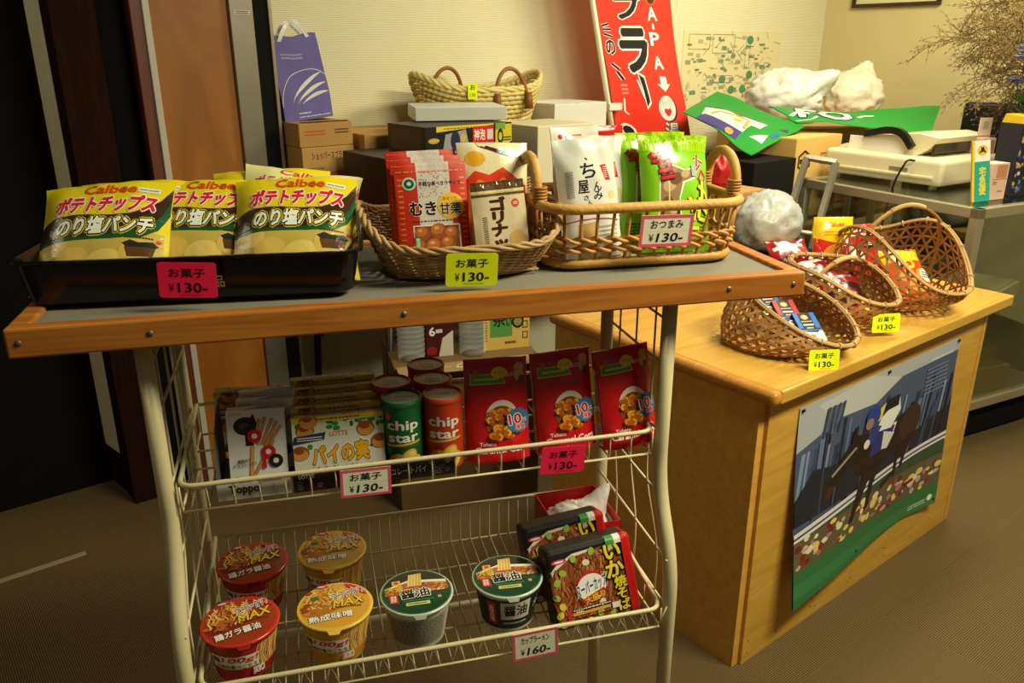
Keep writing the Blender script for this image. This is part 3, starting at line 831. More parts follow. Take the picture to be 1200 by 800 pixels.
def carton(W, H, D_, art, side, top=None, mat=None, topart=None, bev=.0006):
    m = MB(); m.box((0, D_ / 2, H / 2), (W, D_, H), side, bev)
    m.art(art, lambda u, v, o: ((u - .5) * W, -o, v * H), step=.00012)
    if topart: m.art(topart, lambda u, v, o: ((u - .5) * W, v * D_, H + o), step=.00012)
    return m
def toppo_box():
    a = Art(1.45); a.rect(0, 0, 1, 1, (226, 224, 220))
    B = (34, 22, 20); R = (196, 26, 32); S = (206, 138, 70)
    a.text('LOTTE', .15, .955, .2, .03, (196, 50, 50), .02)
    a.ell(.32, .80, .21, .115, B, 22); a.ell(.30, .80, .09, .04, (96, 66, 30), 14); a.poly([(.36, .84), (.5, .86), (.46, .95), (.40, .9)], B); a.rect(.30, .55, .44, .80, B)
    for x0, y0, x1, y1 in ((.44, .58, .56, .88), (.5, .56, .66, .90), (.58, .55, .78, .88), (.64, .54, .86, .84), (.70, .55, .92, .78), (.36, .1, .78, .6)):
        a.line([(x0, y0), (x1, y1)], .055, (126, 72, 32)); a.line([(x0, y0), (x1, y1)], .04, S)
    a.line([(.36, .06), (.42, .55)], .06, (216, 150, 80))
    for x, y, c in ((.46, .67, R), (.68, .46, R), (.80, .34, B)):
        a.ell(x, y, .125, .085, c, 24); a.ell(x, y, .05, .034, (228, 222, 210), 14)
    a.line([(.60, .5), (.60, .25)], .07, R)
    a.text('最後まで\nチョコたっぷり', .26, .34, .40, .10, (40, 26, 24), .02, rot=.1)
    a.poly([(0, 0), (.0, .1), (.1, .17), (.28, .15), (.36, .05), (.40, 0)], B); a.poly([(.6, 0), (.75, .05), (1, .12), (1, 0)], B); a.ell(.16, .08, .07, .03, (86, 52, 36), 12)
    b = Art(.3); b.rect(0, 0, 1, 1, (220, 216, 210)); b.poly([(.3, .2), (1, .1), (1, .9), (.6, .8)], B)
    m = carton(.080, .116, .022, a, (214, 210, 204), topart=b)
    return tag(m.build('chocolate_stick_box', CARD), cat='snack box')
def pie_art():
    a = Art(.81); a.rect(0, 0, 1, 1, (224, 220, 206)); rn = random.Random(5)
    for k in range(70):
        x = rn.random(); y = rn.choice([rn.uniform(.8, 1), rn.uniform(0, .2), rn.random()])
        if .22 < x < .85 and .2 < y < .78: continue
        a.ell(x, y, rn.uniform(.02, .05), rn.uniform(.02, .05), rn.choice([(40, 116, 40), (60, 140, 50), (28, 92, 36)]), 9)
    a.poly([(0, .92), (1, .92), (1, 1), (0, 1)], (222, 190, 40)); a.scribble(.25, .935, .75, .985, (90, 80, 30), 1, 2)
    for x, y in ((.80, .76), (.95, .55), (.07, .46), (.14, .80), (.18, .94)):
        a.ell(x, y, .10, .115, (160, 72, 24), 18); a.ell(x, y - .02, .09, .09, (212, 146, 70), 16); a.ell(x - .01, y + .035, .055, .045, (150, 66, 24), 12)
    a.poly([(.0, .60), (.34, .65), (.36, .76), (.02, .72)], (34, 58, 104)); a.scribble(.05, .64, .32, .71, (220, 220, 220), 2, 4)
    a.text('LOTTE', .50, .72, .20, .07, (196, 50, 44), .02)
    a.text('パイの実', .51, .42, .62, .29, (236, 172, 34), .09, out=[(WHITE, .14), ((96, 48, 20), .045)], rot=.05)
    a.text('チョコレートパイ', .5, .2, .36, .07, (70, 40, 30), .03)
    return a
def pie_box():
    b = Art(.19); b.rect(0, 0, 1, 1, (196, 172, 60)); rn = random.Random(2)
    for k in range(20): b.ell(rn.random(), rn.random(), .03, .12, rn.choice([(90, 130, 40), (216, 190, 70), (150, 100, 40), (60, 64, 60)]), 8)
    b.rect(.2, .3, .75, .5, (110, 92, 40))
    m = carton(.130, .098, .024, pie_art(), (150, 140, 60), topart=b)
    return tag(m.build('chocolate_pie_box', CARD), cat='snack box')

def can(colour, lid):
    m = MB(); R_, H = .0292, .114
    m.lathe([(0, 0), (R_ * .96, 0), (R_, .003), (R_, H - .004)], 40, colour)
    a = Art(.62)
    a.text('chip\nstar', .5, .62, .36, .30, (234, 230, 218), .05, shear=0)
    a.poly([(.3, .40), (.7, .44), (.7, .47), (.3, .43)], (206, 170, 60)); a.rect(.30, .405, .70, .41, (190, 60, 30))
    for x, y in ((.40, .18), (.55, .24), (.48, .12), (.6, .14)): a.ell(x, y, .11, .11, (214, 164, 60), 18, .5); a.ell(x, y, .09, .085, (232, 190, 84), 16, .5)
    a.ell(.33, .82, .035, .05, (206, 60, 50), 12)
    def fn(u, v, o):
        an = -pi / 2 + (u - .5) * 2 * pi * .72
        return ((R_ + o) * cos(an), (R_ + o) * sin(an), v * H)
    m.art(a, fn, .05)
    o = tag(m.build('chip_can', CARD), cat='can')
    l = MB(); l.lathe([(R_ + .0008, H - .006), (R_ + .001, H), (R_ - .001, H + .001), (R_ - .003, H - .0015)], 40, colour)
    l.lathe([(R_ - .003, H - .0015), (0, H - .0012)], 40, lid)
    b = Art(1.0); b.rect(.2, .3, .8, .7, (216, 206, 190)); b.scribble(.24, .34, .76, .66, (120, 90, 70), 5, 4)
    l.art(b, lambda u, v, q: ((u - .5) * 2 * R_ * .8, (v - .5) * 2 * R_ * .8, H - .0012 + q))
    q = l.build('lid', CARD, o); q['label'] = 'printed paper lid under clear film'
    return o
def orange_can(): return can((196, 62, 22), (198, 150, 116))
def green_can(): return can((22, 96, 48), (120, 150, 120))

def noodle_cup(lid_art, side_art, rim, body, body2, H=.08, Rt=.0565, Rb=.041, face=0.0):
    m = MB()
    m.lathe([(0, 0), (Rb * .93, 0), (Rb * .95, .004), (Rb, .005), (Rt - .004, H - .005)], 48, body, cols=[body2, body2, body2, body])
    def fn(u, v, o):
        an = -pi / 2 + (u - .5) * 2 * pi * .62
        r = Rb + (Rt - .004 - Rb) * (v * (H - .01)) / (H - .01) + o
        return (r * cos(an), r * sin(an), .005 + v * (H - .01))
    m.art(side_art, fn, .06, sat=12)
    o = tag(m.build('noodle_cup', CARD), cat='noodle cup')
    l = MB(); l.lathe([(Rt - .004, H - .006), (Rt, H - .004), (Rt + .0006, H - .001), (Rt - .001, H)], 48, rim)
    dome = lambda r: H + .0016 * (1 - (r / Rt) ** 2)
    l.lathe([(Rt - .001, H)] + [(Rt * q, dome(Rt * q)) for q in (.9, .7, .45, .2, 0)], 48, rim)
    def lf(u, v, q):
        x, y = (u - .5) * 2 * Rt * .97, (v - .5) * 2 * Rt * .97
        k = Rt * .965 / max(Rt * .965, math.hypot(x, y)); x *= k; y *= k
        return (x, y, dome(min(Rt, math.hypot(x, y))) + q)
    l.art(lid_art, lf, .12, step=.00012, sat=14)
    # pull tab
    l.add([(-.011, -Rt + .001, H - .0005), (.011, -Rt + .001, H - .0005), (.007, -Rt - .006, H - .004), (-.007, -Rt - .006, H - .004)], [(0, 3, 2, 1), (0, 1, 2, 3)], rim)
    l.build('lid', FOIL, o)
    return o
def noodles(a, cx, cy, rx, ry, c, n, seed):
    rn = random.Random(seed)
    for k in range(n):
        x = cx + rx * rn.uniform(-1, 1); y = cy + ry * rn.uniform(-.9, .9); dx = rn.uniform(-.1, .1) * rx * 3; dy = rn.uniform(.4, 1) * ry
        pts = [(x + dx * q / 4 + .02 * sin(q * 1.7 + k), y + dy * (q / 4 - .5)) for q in range(5)]
        pts = [p for p in pts if math.hypot(p[0] - .5, p[1] - .5) < .47]
        if len(pts) > 1: a.line(pts, .018, rn.choice(c))
def max_lid(base, low, rimc, name):
    a = Art(1.0); a.ell(.5, .5, .495, .495, rimc, 40); a.ell(.5, .5, .475, .475, base, 40)
    rn = random.Random(len(name))
    a.poly([(.04, .42), (.12, .62), (.5, .62), (.62, .42), (.3, .25), (.1, .3)], low)
    noodles(a, .36, .66, .26, .22, [(230, 182, 90), (206, 146, 58), (240, 204, 120), (180, 116, 44)], 70, 3)
    for k in range(10):
        x, y = .22 + .16 * rn.uniform(-1, 1), .45 + .1 * rn.uniform(-1, 1); a.ell(x, y, .05, .035, rn.choice([(176, 96, 40), (206, 140, 60), (150, 70, 30)]), 10)
    if 'ガ' not in name:
        a.ell(.22, .66, .06, .05, (50, 110, 40), 10); a.ell(.14, .8, .05, .04, (176, 50, 36), 10)
    a.ell(.30, .925, .10, .032, (206, 60, 70), 16); a.ell(.30, .925, .06, .014, (236, 220, 220), 12)
    pts = [(.5 + .47 * cos(q), .5 + .47 * sin(q)) for q in [radians(k) for k in range(20, 78, 6)]]
    a.poly(pts + [(.62, .90), (.86, .70)], (206, 26, 30))
    a.text('スーパーカップ', .68, .73, .46, .18, (26, 32, 84), .04, out=[((236, 234, 226), .09)], rot=.42, shear=.2)
    a.text('MAX', .69, .53, .42, .16, (232, 186, 30), .05, out=[((60, 26, 14), .045)], rot=.22, shear=.25)
    a.scribble(.5, .40, .86, .44, (90, 50, 30), 1, 3)
    a.text(name, .45, .245, .58, .125, (236, 232, 224), .045, out=[((60, 26, 16), .05)], rot=.14)
    return a
def max_side(base, stripe):
    a = Art(.5); a.rect(0, 0, 1, 1, base)
    noodles(a, .72, .55, .08, .4, [(222, 176, 90), (240, 206, 130)], 1, 3)
    for k in range(18):
        x = .60 + .012 * k; a.line([(x, .95), (x - .02 + .01 * sin(k), .6), (x + .01, .3)], .008, [(224, 182, 100), (206, 156, 70), (240, 206, 130)][k % 3])
    a.rect(.22, .36, .60, .72, (232, 226, 214)); a.text('麺', .265, .60, .07, .16, (40, 24, 20), .04); a.text('100g!', .455, .60, .27, .17, (204, 36, 30), .04, shear=.2)
    a.text('圧倒的食べごたえ', .42, .43, .34, .11, (60, 40, 30), .03)
    a.poly([(.54, .1), (.78, .14), (.78, .34), (.54, .28)], stripe); a.text('鶏', .60, .25, .1, .2, WHITE, .04)
    a.rect(.0, .94, 1, 1, stripe)
    return a
def chicken_cup():
    return noodle_cup(max_lid((150, 54, 26), (120, 36, 22), (196, 44, 34), '鶏ガラ醤油'), max_side((176, 26, 30), (150, 20, 26)), (198, 54, 40), (172, 24, 28), (150, 20, 24))
def miso_cup():
    return noodle_cup(max_lid((206, 150, 50), (176, 110, 40), (226, 180, 50), '熟成味噌'), max_side((206, 154, 40), (196, 130, 30)), (226, 190, 70), (204, 156, 48), (206, 160, 60))
def shoyu_lid():
    G = (22, 62, 40); a = Art(1.0); a.ell(.5, .5, .495, .495, (40, 96, 62), 40); a.ell(.5, .5, .475, .475, G, 40)
    a.poly([(.5 + .47 * cos(q), .5 + .47 * sin(q)) for q in [radians(k) for k in range(20, 165, 7)]], (22, 24, 26))
    a.poly([(.06, .62), (.4, .76), (.94, .70), (.94, .64), (.4, .70), (.07, .56)], (226, 216, 196))
    a.poly([(.06, .58), (.35, .70), (.94, .64), (.96, .48), (.5, .42), (.06, .46)], (166, 92, 36))
    rn = random.Random(8)
    for k in range(46):
        x, y = rn.uniform(.1, .92), rn.uniform(.47, .64); a.ell(x, y, .035, .02, rn.choice([(196, 116, 46), (214, 146, 70), (140, 70, 28), (176, 60, 30)]), 8, rn.random())
    a.poly([(.38, .60), (.42, .88), (.60, .90), (.58, .60)], (226, 190, 104))
    for k in range(9): a.line([(.395 + k * .022, .60), (.43 + k * .021, .89)], .008, (196, 146, 66) if k % 2 else (240, 212, 140))
    a.rect(.17, .68, .29, .78, (222, 176, 50)); a.ell(.23, .73, .035, .035, (206, 50, 40), 10)
    a.text('大盛', .2, .585, .24, .13, (226, 180, 40), .05, out=[((56, 30, 16), .05)])
    a.poly([(.12, .28), (.24, .26), (.22, .47), (.10, .48)], (196, 40, 44)); a.text('香味\n野菜', .17, .37, .08, .14, WHITE, .02)
    a.text('醤油', .47, .44, .40, .19, (22, 20, 20), .05, out=[((236, 232, 224), .06)], rot=.06)
    a.text('ラーメン', .78, .475, .24, .07, WHITE, .03, rot=.1)
    a.scribble(.3, .28, .72, .31, (60, 150, 96), 1, 3); a.rect(.33, .19, .66, .255, (206, 196, 120)); a.scribble(.36, .20, .62, .245, (40, 60, 30), 1, 4); a.rect(.78, .30, .83, .35, (190, 160, 110))
    return a
def shoyu_cup(dark):
    if dark:
        s = Art(.5); s.rect(0, 0, 1, 1, (24, 40, 30)); s.rect(0, .93, 1, 1, (200, 196, 180)); s.rect(.28, .2, .36, .85, (190, 34, 40)); s.text('香\n味', .32, .5, .045, .5, WHITE, .02)
        s.rect(.40, .36, .66, .86, (214, 208, 196)); s.text('醤油', .53, .62, .2, .3, (20, 20, 20), .04); s.scribble(.42, .2, .64, .3, (200, 200, 180), 1, 3); s.text('大盛', .78, .6, .14, .2, (200, 196, 180), .03)
        s.rect(0, 0, 1, .08, (190, 186, 172))
        return noodle_cup(shoyu_lid(), s, (196, 200, 186), (24, 40, 30), (190, 186, 172))
    s = Art(.5); s.rect(0, 0, 1, 1, (182, 178, 162)); s.rect(0, .9, 1, 1, (206, 202, 190)); s.rect(.2, .1, .74, .86, (150, 146, 130)); s.scribble(.23, .14, .71, .82, (84, 84, 78), 12, 6); s.rect(.82, .05, 1, .9, (30, 46, 34)); s.rect(.02, .05, .1, .9, (30, 46, 34))
    return noodle_cup(shoyu_lid(), s, (196, 200, 186), (170, 166, 150), (150, 150, 136))

def yakisoba_box():
    W, H, D_ = .146, .132, .05
    a = Art(H / W); a.rect(0, 0, 1, 1, (30, 26, 26)); rn = random.Random(21)
    a.poly([(0, 0), (.92, 0), (.84, .96), (.62, .9), (.5, .88), (.28, .86), (.08, .76), (0, .66)], (140, 72, 32))
    a.poly([(0, .7), (.1, .80), (.3, .90), (.5, .91), (.5, .88), (.28, .86), (.08, .74), (0, .62)], (222, 214, 200))
    for k in range(190):
        x, y = rn.uniform(.03, .68), rn.uniform(.02, .82); an = rn.uniform(-.6, .6) + 1.4
        pts = [(x + q * .05 * cos(an) + .014 * sin(q * 1.3 + k), y + q * .06 * sin(an)) for q in range(4)]
        if y > .55 + .4 * x and x < .3: continue
        pts = [(min(.7, max(.01, p[0])), min(.86, max(.01, p[1]))) for p in pts]
        a.line(pts, .017, rn.choice([(150, 80, 36), (176, 104, 52), (112, 54, 24), (134, 66, 28), (196, 126, 70)]))
    for x, y, c in ((.08, .6, 0), (.05, .42, 0), (.1, .3, 1), (.06, .2, 1), (.44, .76, 2), (.3, .84, 0), (.16, .7, 0), (.52, .88, 0), (.66, .55, 0), (.08, .08, 2), (.52, .12, 0), (.4, .05, 2), (.66, .08, 0), (.28, .2, 2), (.56, .24, 2)):
        a.ell(x, y, .045, .04, [(150, 176, 70), (206, 196, 60), (222, 206, 180)][c], 10, rn.random() * 3)
    a.ell(.14, .84, .09, .03, (206, 60, 70), 14); a.ell(.14, .84, .06, .014, (236, 220, 220), 12)
    a.poly([(.62, .86), (.80, .92), (.82, .86), (.66, .80)], (206, 170, 110))
    a.text('い\nか', .76, .70, .20, .40, (232, 206, 30), .06, out=[((24, 18, 14), .10)])
    a.text('焼\nそ\nば', .80, .29, .14, .42, (232, 206, 30), .05, out=[((24, 18, 14), .10)])
    a.ell(.46, .46, .17, .19, (196, 36, 34), 26); a.ell(.46, .45, .165, .165, (232, 228, 220), 26)
    a.text('スーパーカップ', .46, .47, .36, .15, (26, 50, 130), .05, out=[((236, 234, 226), .08)], rot=.2, shear=.2); a.poly([(.32, .32), (.6, .42), (.62, .36), (.36, .26)], (200, 40, 34))
    a.text('大盛り', .48, .325, .24, .085, (232, 180, 40), .05, out=[((60, 26, 14), .05)], rot=.18)
    a.rect(.2, .2, .66, .235, (40, 28, 24)); a.scribble(.21, .204, .65, .232, (230, 226, 214), 1, 4); a.rect(.2, .155, .64, .188, (216, 160, 40)); a.rect(.14, .1, .18, .24, (196, 40, 44)); a.scribble(.2, .09, .66, .13, (70, 30, 16), 1, 6); a.rect(.66, .13, .74, .2, (222, 214, 210))
    a.rect(.70, .9, .80, 1, (60, 140, 60)); a.rect(.80, .9, .88, 1, (226, 222, 210)); a.rect(.70, 0, .79, .05, (60, 140, 60)); a.rect(.79, 0, .86, .05, (226, 222, 210))
    a.poly([(.88, 0), (1, 0), (1, 1), (.88, 1)], (206, 24, 26))
    m = MB(); m.box((0, D_ / 2, H / 2), (W, D_, H), (30, 26, 26), .009, seg=3)
    for i, f in enumerate(m.f):
        if sum(m.v[j][0] for j in f) / len(f) > W / 2 - .0095: m.c[i] = lin((204, 22, 26))
    def fn(u, v, o):
        x = (u - .5) * W; z = v * H
        r = .009; dx = max(0, abs(x) - W / 2 + r); dz = max(0, abs(z - H / 2) - H / 2 + r); q = math.hypot(dx, dz)
        if q > r:                                      # rounded corner
            k = r / q
            x = math.copysign(W / 2 - r + dx * k, x); z = H / 2 + math.copysign(H / 2 - r + dz * k, z - H / 2); q = r
        return (x, r - math.sqrt(max(0, r * r - q * q)) - o, z)
    m.art(a, fn, .05, step=.00012)
    return tag(m.build('fried_noodle_box', CARD), cat='noodle box')

def tag_mesh(w, h, paper, border, line1, line2, r=.004, tail=False):
    m = MB(); pts = []
    for cx, cy, a0 in ((w / 2 - r, h / 2 - r, 0), (-w / 2 + r, h / 2 - r, 90), (-w / 2 + r, -h / 2 + r, 180), (w / 2 - r, -h / 2 + r, 270)):
        for k in range(5): q = radians(a0 + k * 22.5); pts.append((cx + r * cos(q), cy + r * sin(q)))
    m.prism(pts, 0, .0007, paper, RX(90) @ T((0, 0, -.0002)))
    a = Art(h / w)
    if border:
        a.frame(.0, .0, 1, 1, .055, border); a.rect(.08, .485, .92, .49, (190, 184, 160))
    a.text(line1, .5, .71, .62, .26, (26, 24, 22), .02)
    a.text('¥', .22, .29, .09, .24, (40, 34, 30), .0)
    a.text(line2, .58, .29, .50, .27, (22, 20, 20), .035, shear=.15 if border else 0)
    if not border: a.scribble(.35, .06, .75, .10, tuple(int(q * .6) for q in paper), 1, 2)
    m.art(a, lambda u, v, o: ((u - .5) * w, -.0006 - o, (v - .5) * h), step=.0001, lift=.0002)
    return tag(m.build('price_tag', PAPER), cat='price tag')
PINK, YEL, BORD = (255, 34, 84), (226, 240, 20), (232, 84, 116)
def pink_tag(): return tag_mesh(.070, .046, PINK, None, 'お菓子', '130-')
def yellow_tag(): return tag_mesh(.072, .047, YEL, None, 'お菓子', '130-')
def snack_tag(): return tag_mesh(.072, .044, (232, 228, 204), BORD, 'お菓子', '130-', .001)
def nibble_tag(): return tag_mesh(.083, .048, (232, 228, 204), BORD, 'おつまみ', '130-', .001)
def ramen_tag(): return tag_mesh(.072, .050, (232, 228, 204), BORD, 'カップラーメン', '160-', .001)
# ================================================================ trays and baskets
def sup(th, a, b, p):
    c, s = cos(th), sin(th)
    return (a * math.copysign(abs(c) ** (2 / p), c), b * math.copysign(abs(s) ** (2 / p), s))
def rr_path(w, d, r, n=6):
    pts = []
    for cx, cy, a0 in ((w / 2 - r, d / 2 - r, 0), (-w / 2 + r, d / 2 - r, 90), (-w / 2 + r, -d / 2 + r, 180), (w / 2 - r, -d / 2 + r, 270)):
        for k in range(n + 1): q = radians(a0 + 90 * k / n); pts.append((cx + r * cos(q), cy + r * sin(q)))
    return pts
def vary(c, rn, k=14): q = rn.uniform(-k, k); return tuple(max(0, min(255, x + q)) for x in c)

def willow_basket(label, M):
    t = thing('willow_basket', label, 'basket', M)
    rn = random.Random(5); C = (172, 138, 88)
    A0, B0, A1, B1 = .112, .078, .148, .122
    ht = lambda th: .044 + .040 * abs(cos(th)) ** 5 + .022 * max(0, sin(th))
    def P(th, v, off=0):
        k = v ** .8
        x, y = sup(th, A0 + (A1 - A0) * k + off, B0 + (B1 - B0) * k + off, 2.9)
        return (x, y, .004 + v * ht(th))
    m = MB(); N = 46; rows = 17
    for r in range(rows):
        v = (r + .5) / rows
        pts = [P(2 * pi * k / (N * 3), v, .0022 * sin(pi * k / 3 + pi * r)) for k in range(N * 3)]
        m.tube(pts, .0021, 5, vary(C, rn, 16), True)
    for k in range(N):
        th = 2 * pi * k / N
        m.tube([P(th + .12 * q / 4 * (1 if k % 2 else -1), q / 4) for q in range(5)], .0019, 5, vary((146, 108, 60), rn))
    m.build('woven_side', CANE, t)
    m = MB()
    for ph in (0, 1, 2):
        pts = []
        for k in range(160):
            th = 2 * pi * k / 160; p = P(th, 1.0); w = k * .55 + ph * 2.1
            pts.append((p[0] + .0035 * cos(w), p[1] + .0035 * cos(w) * .6, p[2] + .003 + .0035 * sin(w)))
        m.tube(pts, .0032, 6, vary((180, 146, 96), rn), True)
    m.build('rim', CANE, t)
    m = MB(); m.prism([sup(2 * pi * k / 48, A0 + .002, B0 + .002, 2.9) for k in range(48)], 0, .004, (150, 116, 70))
    for k in range(14):
        y = -B0 + 2 * B0 * (k + .5) / 14; m.tube([(-A0 * .93, y, .0045), (A0 * .93, y, .0045)], .0018, 5, vary(C, rn))
    m.build('base', CANE, t)
    return t

def rattan_basket(label, M):
    t = thing('rattan_basket', label, 'basket', M)
    Wt, Dt, Wb, Db, Hh = .318, .212, .300, .180, .092
    C = (206, 156, 78); rn = random.Random(2)
    top = rr_path(Wt, Dt, .05); bot = rr_path(Wb, Db, .045)
    m = MB(); m.tube([(x, y, Hh) for x, y in top], .0078, 10, C, True); m.build('rim', CANE, t)
    m = MB(); m.tube([(x, y, .0075) for x, y in bot], .0072, 10, (190, 140, 66), True); m.build('base_ring', CANE, t)
    def at(path, q):
        L = [math.dist(path[i], path[(i + 1) % len(path)]) for i in range(len(path))]; tot = sum(L); d = (q % 1) * tot
        for i, l in enumerate(L):
            if d <= l: a, b = path[i], path[(i + 1) % len(path)]; k = d / max(l, 1e-9); return (a[0] + (b[0] - a[0]) * k, a[1] + (b[1] - a[1]) * k)
            d -= l
        return path[0]
    m = MB(); N = 38
    for k in range(N):
        a, b = at(top, k / N), at(bot, k / N)
        m.tube([(b[0], b[1], .008), (a[0], a[1], Hh)], .0026, 6, vary((178, 126, 58), rn))
    m.build('stakes', CANE, t)
    m = MB()
    for z, ph in ((.030, 0), (.030, 1), (.044, 0), (.044, 1)):
        pts = []
        for k in range(N * 6):
            a, b = at(top, k / (N * 6)), at(bot, k / (N * 6)); f = z / Hh; x, y = b[0] + (a[0] - b[0]) * f, b[1] + (a[1] - b[1]) * f
            w = pi * k / 6 + pi * ph; q = 1 + .026 * sin(w)
            pts.append((x * q, y * (1 + .04 * sin(w)), z + .0035 * cos(w)))
        m.tube(pts, .0030, 6, vary((188, 136, 66), rn), True)
    m.build('twisted_band', CANE, t)
    m = MB()
    for k in range(22):
        x = -Wb / 2 + .012 + (Wb - .024) * k / 21
        m.ribbon([(x, -Db / 2 + .006 + Db * .94 * j / 16, .006 + .0018 * (1 if (j + k) % 2 else -1)) for j in range(17)], [(0, 0, 1)] * 17, .009, .001, vary((206, 172, 108), rn))
    for k in range(16):
        y = -Db / 2 + .008 + (Db - .016) * k / 15
        m.ribbon([(-Wb / 2 + .008, y, .006), (Wb / 2 - .008, y, .006)], [(0, 0, 1)] * 2, .006, .001, vary((196, 158, 92), rn))
    m.build('woven_base', CANE, t)
    for sx in (-1, 1):
        x = sx * (Wt / 2 - .001)
        m = MB(); pts = [(x, -.052, Hh)] + [(x + sx * .004, -.048 * cos(pi * k / 16), Hh + .022 + .044 * sin(pi * k / 16)) for k in range(17)] + [(x, .052, Hh)]
        m.tube(bez(pts, 2), .0078, 10, C)
        for y in (-.05, .05):
            for j in range(6): m.tube([(x + .0098 * cos(q * .7), y + .0098 * sin(q * .7), Hh + .002 + j * .0046) for q in range(9)], .0022, 5, (180, 126, 58), True)
        m.build('handle', CANE, t)
    return t

def bamboo_basket(label, M, base, rim, shift, h0, dh, handle, nstrip, group=None, wid=.0062, body=(168, 120, 64)):
    """open weave basket: rim higher over the handle ends; shift moves the mouth off the base; handle = rise of the arch"""
    t = thing('bamboo_basket', label, 'basket', M, group)
    rn = random.Random(nstrip)
    def P(th, v, off=0.0):
        bx, by = sup(th, base[0] + off, base[1] + off, 2.5)
        rx, ry = rim[0] * cos(th), rim[1] * sin(th)
        z1 = h0 + dh * (sin(th) ** 4) - shift[2] * cos(th)
        f = v; bul = .022 * sin(pi * min(1, v)) ** 1
        cx, cy = cos(th), sin(th)
        return Vector((bx + (rx + shift[0] - bx) * f + (bul + off) * cx, by + (ry + shift[1] - by) * f + (bul + off) * cy, .003 + z1 * f))
    def Nn(th, v):
        a = P(th + .02, v) - P(th - .02, v); b = P(th, min(1, v + .02)) - P(th, max(0, v - .02)); n = a.cross(b)
        return n.normalized() if n.length > 1e-9 else Vector((cos(th), sin(th), 0))
    m = MB()
    for sg in (1, -1):
        for k in range(nstrip):
            t0 = 2 * pi * (k + (.25 if sg > 0 else 0)) / nstrip; S = 9
            pts = [P(t0 + sg * .62 * q / S, q / S, .0006 * sg) for q in range(S + 1)]
            m.ribbon(pts, [Nn(t0 + sg * .62 * q / S, q / S) for q in range(S + 1)], wid, .0009, vary(body, rn, 18))
    rows = 7 if nstrip > 24 else 6
    for r in range(rows):
        v = (r + .35) / rows; S = 72
        m.ribbon([P(2 * pi * q / S, v, .0014 * (1 if (q // 2) % 2 else -1)) for q in range(S)], [Nn(2 * pi * q / S, v) for q in range(S)], wid * .9, .0009, vary(body, rn, 18), closed=True)
    m.build('woven_side', CANE, t)
    m = MB()
    for an in (0, 60, 120):
        d = Vector((cos(radians(an)), sin(radians(an)), 0)); n = Vector((-d.y, d.x, 0)); R_ = max(base)
        k = -R_
        while k < R_:
            pts = []
            for j in range(-20, 21):
                p = n * k + d * (R_ * j / 20)
                if (abs(p.x) / base[0]) ** 2.5 + (abs(p.y) / base[1]) ** 2.5 <= 1: pts.append((p.x, p.y, .002 + an * .000012))
            if len(pts) > 1: m.ribbon(pts, [(0, 0, 1)] * len(pts), wid, .0009, vary((176, 130, 74), rn, 16))
            k += wid * 2.6
    m.tube([(*sup(2 * pi * k / 48, base[0], base[1], 2.5), .003) for k in range(48)], .0026, 6, body, True)
    m.build('woven_base', CANE, t)
    m = MB()
    for off, dz, r in ((.0035, 0, .0036), (-.0035, 0, .0036), (0, .0032, .003)):
        m.tube([P(2 * pi * k / 64, 1.0, off) + Vector((0, 0, dz)) for k in range(64)], r, 7, vary((178, 138, 84), rn), True)
    for k in range(18):
        th = 2 * pi * (k + rn.random() * .3) / 18; p = P(th, 1); tn = (P(th + .02, 1) - P(th - .02, 1)).normalized(); n = Vector((cos(th), sin(th), 0)); b = tn.cross(n).normalized()
        m.tube([p + (n * cos(q * .785) + b * sin(q * .785)) * .0078 for q in range(8)], .0016, 5, (206, 176, 122), True)
    m.build('rim', CANE, t)
    if handle:
        a, b = P(pi / 2, 1), P(-pi / 2, 1); m = MB(); S = 24; pts = []; nr = []
        for k in range(S + 1):
            q = k / S; p = a.lerp(b, q); p.z += handle * sin(pi * q) ** .75; pts.append(p)
        for k in range(S + 1):
            tn = (pts[min(S, k + 1)] - pts[max(0, k - 1)]).normalized(); side = Vector((1, 0, 0)); nr.append(tn.cross(side).normalized())
        m.ribbon(pts, nr, .010, .005, (168, 124, 66))
        for k in range(7, 18):
            c = pts[k]
            for f in (0, .5):
                c2 = pts[k].lerp(pts[k + 1], f); m.tube([c2 + (Vector((1, 0, 0)) * cos(q * .785) * .0062 + nr[k] * sin(q * .785) * .0042) for q in range(8)], .0021, 5, (206, 172, 112), True)
        m.build('handle', CANE, t)
        for th in (pi / 2, -pi / 2):
            m = MB(); m.ribbon([P(th, q / 8, -.002) for q in range(9)], [Nn(th, q / 8) for q in range(9)], .010, .003, (168, 124, 66))
            m.build('handle_foot', CANE, t)
    return t

# black lacquer tray
TR = rack(.080, .160, BOARD_Z, -5.5)
t = thing('black_tray', 'black lacquer tray full of yellow potato chip bags', 'tray', TR)
m = MB(); w, d, h = .408, .270, .060
def wallp(z):
    k = 1 + .045 * z / h; return rr_path(w * k, d * k, .025)
out = [[(x, y, z) for x, y in wallp(z)] for z in (0, .006, .03, .052, .056)]
out[0] = [(x * .96, y * .95, 0) for x, y, z in out[0]]
out += [[(x * 1.028, y * 1.04, z) for x, y in wallp(h)] for z in (h - .001, h + .003)] + [[(x, y, z) for x, y in wallp(z)] for z in (h + .003,)]
inn = [[(x * .965, y * .95, z) for x, y in wallp(z)] for z in (h - .001, .03, .007, .0045)]
rings = out + inn; n = len(rings[0])
vs = [p for r in rings for p in r]; fs = []
for i in range(len(rings) - 1):
    for k in range(n): fs.append((i * n + k, i * n + (k + 1) % n, (i + 1) * n + (k + 1) % n, (i + 1) * n + k))
fs.append(tuple(range(n))[::-1]); fs.append(tuple((len(rings) - 1) * n + k for k in range(n)))
m.add(vs, fs, (13, 13, 12), False)
a = Art(.5); a.text('食品', .5, .5, .9, .8, (150, 128, 78), .03)
